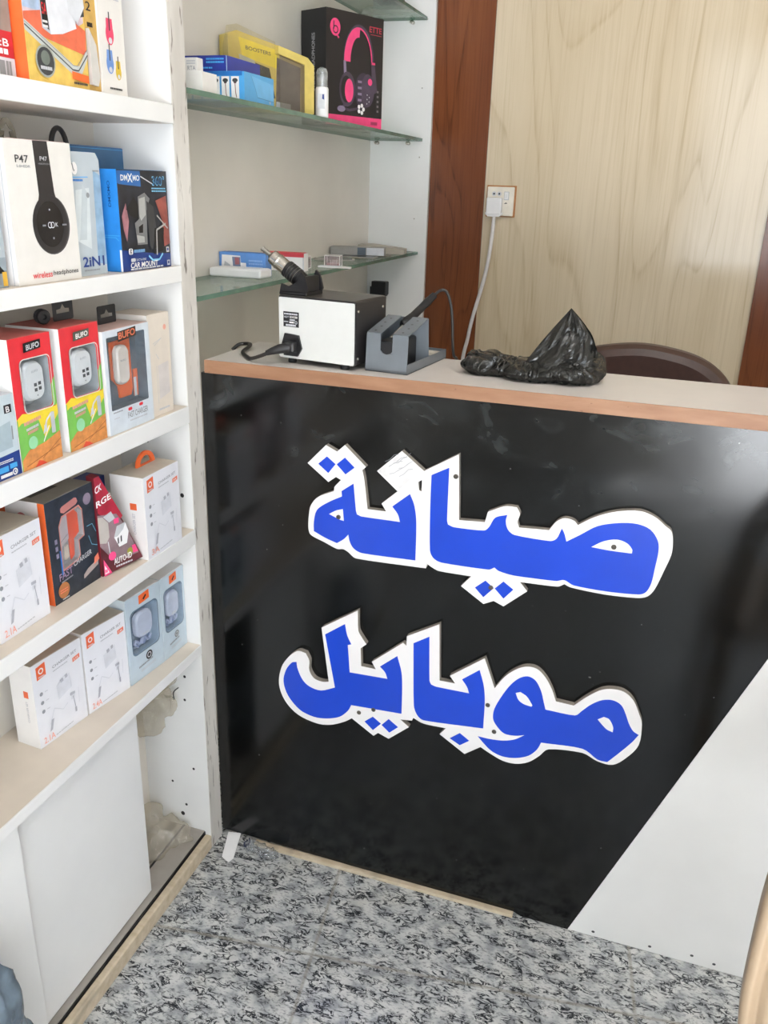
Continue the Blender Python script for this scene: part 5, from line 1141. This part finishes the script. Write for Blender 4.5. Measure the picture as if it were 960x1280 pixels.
# ------------------------------------------------------------------ odds and ends
m2 = crumple([((-.092, -.085, .432), (.046, .030, .021), 0), ((-.096, -.090, .388), (.042, .027, .036), 0), ((-.106, -.095, .340), (.036, .026, .040), 0), ((-.088, -.085, .362), (.038, .02, .024), 30)], .0024, .013, 24, CBAG, 4, None, True, (), .12, True)
o = bpy.data.objects.new('clear_bag', m2); COL.objects.link(o); tag(o, 'crumpled clear plastic bag hanging on a bent nail inside the open cabinet', 'plastic bag')
b = B(); b.tube(spline([(-.060, -.0455, .388), (-.060, -.060, .389), (-.058, -.068, .386), (-.055, -.070, .376)]), .0013, DGREY, 8)
tag(b.build('bent_nail'), 'bent nail in the end panel beside the hanging clear bag', 'nail')
m2 = crumple([((-.092, -.105, .058), (.050, .052, .022), 20), ((-.118, -.085, .075), (.026, .03, .030), 0), ((-.060, -.090, .052), (.034, .030, .014), -30), ((-.090, -.150, .052), (.032, .026, .014), 0)], .0024, .013, 22, CBAG, 7, .0416, True, (), .12, True)
o = bpy.data.objects.new('clear_bag', m2); COL.objects.link(o); tag(o, 'crumpled clear plastic bag lying on the cabinet floor', 'plastic bag')
b = B(); b.prism([(-.014, 0), (.014, 0), (.012, .064), (.004, .074), (-.013, .062)], ((0, 0, 0), (1, 0, 0), (0, -1, .0), (0, 0, 1)), 0, .0016, WPLAST); b.box((-.012, -.058, .0016), (.012, -.004, .0022), WPLAST)
o = b.build('plastic_strip', loc=(.030, -.002, .0135), rot=(math.radians(11), 0, math.radians(14))); tag(o, 'white plastic strip poking out from under the counter corner', 'plastic strip')
b = B(); b.tube(spline([(.062, -.004, .004), (.060, -.016, .006), (.066, -.022, .004), (.071, -.012, .008), (.066, -.004, .012)]), .0016, mat('navy_cord', '252b48', .4), 8)
tag(b.build('cord_loop'), 'small loop of dark blue cord under the counter edge', 'cord')
m2 = crumple([((.105, -.022, .008), (.040, .014, .007), -8)], .0018, .006, 60, clear('thin_clear_film', 'eceef0', .3, .08, 'c9cdd0', .2), 9, .0008)
o = bpy.data.objects.new('film_scrap', m2); COL.objects.link(o); tag(o, 'scrap of clear plastic film on the floor beside the white strip', 'plastic scrap')
m2 = crumple([((.032, -.715, .15), (.040, .085, .148), 0), ((.030, -.700, .27), (.034, .058, .085), 0)], .005, .012, 14, clear('blue_grey_bag_film', 'a3b0bc', .3, .2, '7f909f', .7, 20, .5), 11, .001, True, (), .15, True)
o = bpy.data.objects.new('bag_bundle', m2); COL.objects.link(o); tag(o, 'blue-grey plastic bag bundle on the floor against the sliding door', 'plastic bag')

# repeats share a group phrase
GR = {'glass_shelf': 'green-edged glass shelves', 'rubber_roller': 'black rubber rollers on the red boxes', 'phone_screen': 'loose phone screens on the lower glass shelf',
      'clear_case': 'clear plastic cases on the lower glass shelf', 'clear_bag': 'clear bags in the open cabinet', 'sign_word': 'raised lettering on the counter front', 'slab_box': 'grey slab boxes on the lower glass shelf'}
for o in list(bpy.data.objects):
    if o.parent is None and 'category' in o:
        k = o.name.split('.')[0]
        if k in GR: o['group'] = GR[k]
        elif k == 'charger_box':
            L = o['label']
            o['group'] = 'white charger boxes' if L.startswith('white charger') else 'red and green charger boxes' if L.startswith('red and green') else 'pale blue windowed charger boxes' if L.startswith('pale blue') else 'assorted charger boxes'
# ------------------------------------------------------------------ light
W = bpy.data.worlds.new('daylight'); SC.world = W; W.use_nodes = True
nt = W.node_tree; bg = nt.nodes['Background']
bg.inputs['Color'].default_value = (.82, .92, 1, 1); bg.inputs['Strength'].default_value = 2.2
def area(name, loc, rot, sx, sy, e, col):
    l = bpy.data.lights.new(name, 'AREA'); l.shape = 'RECTANGLE'; l.size = sx; l.size_y = sy; l.energy = e; l.color = col
    o = bpy.data.objects.new(name, l); COL.objects.link(o); o.location = loc; o.rotation_euler = rot; return o
area('doorway_daylight', (1.68, -2.97, 1.25), (PI/2, 0, 0), 1.76, 2.1, 46, (.88, .94, 1))
area('fill_light', (1.1, -.9, 2.66), (0, 0, 0), 1.2, .6, 19, (1, .985, .96))  # unseen fill light added under the ceiling to brighten the room
sun = bpy.data.lights.new('sun', 'SUN'); sun.energy = 100; sun.angle = .02; sun.color = (.97, .98, 1)
so_ = bpy.data.objects.new('sun', sun); COL.objects.link(so_); so_.location = (3, -8, 8); so_.rotation_euler = (math.radians(8), math.radians(8), 0)
# ------------------------------------------------------------------ camera
cam = bpy.data.cameras.new('camera'); cam.sensor_fit = 'VERTICAL'; cam.sensor_height = 36; cam.lens = 1062.85/1280*36; cam.clip_start = .05
co = bpy.data.objects.new('camera', cam); COL.objects.link(co)
yaw, pitch, roll = -.3133, -.3652, .0314
fwd = Vector((math.sin(yaw)*math.cos(pitch), math.cos(yaw)*math.cos(pitch), math.sin(pitch)))
rt = Vector((math.cos(yaw), -math.sin(yaw), 0)); up = rt.cross(fwd)
r2 = rt*math.cos(roll)+up*math.sin(roll); u2 = up*math.cos(roll)-rt*math.sin(roll)
Mx = Matrix((r2, u2, -fwd)).transposed().to_4x4(); Mx.translation = (.7768, -1.3196, 1.3429)
co.matrix_world = Mx; SC.camera = co
SC.view_settings.view_transform = 'Standard'; SC.view_settings.look = 'None'; SC.view_settings.exposure = -.26
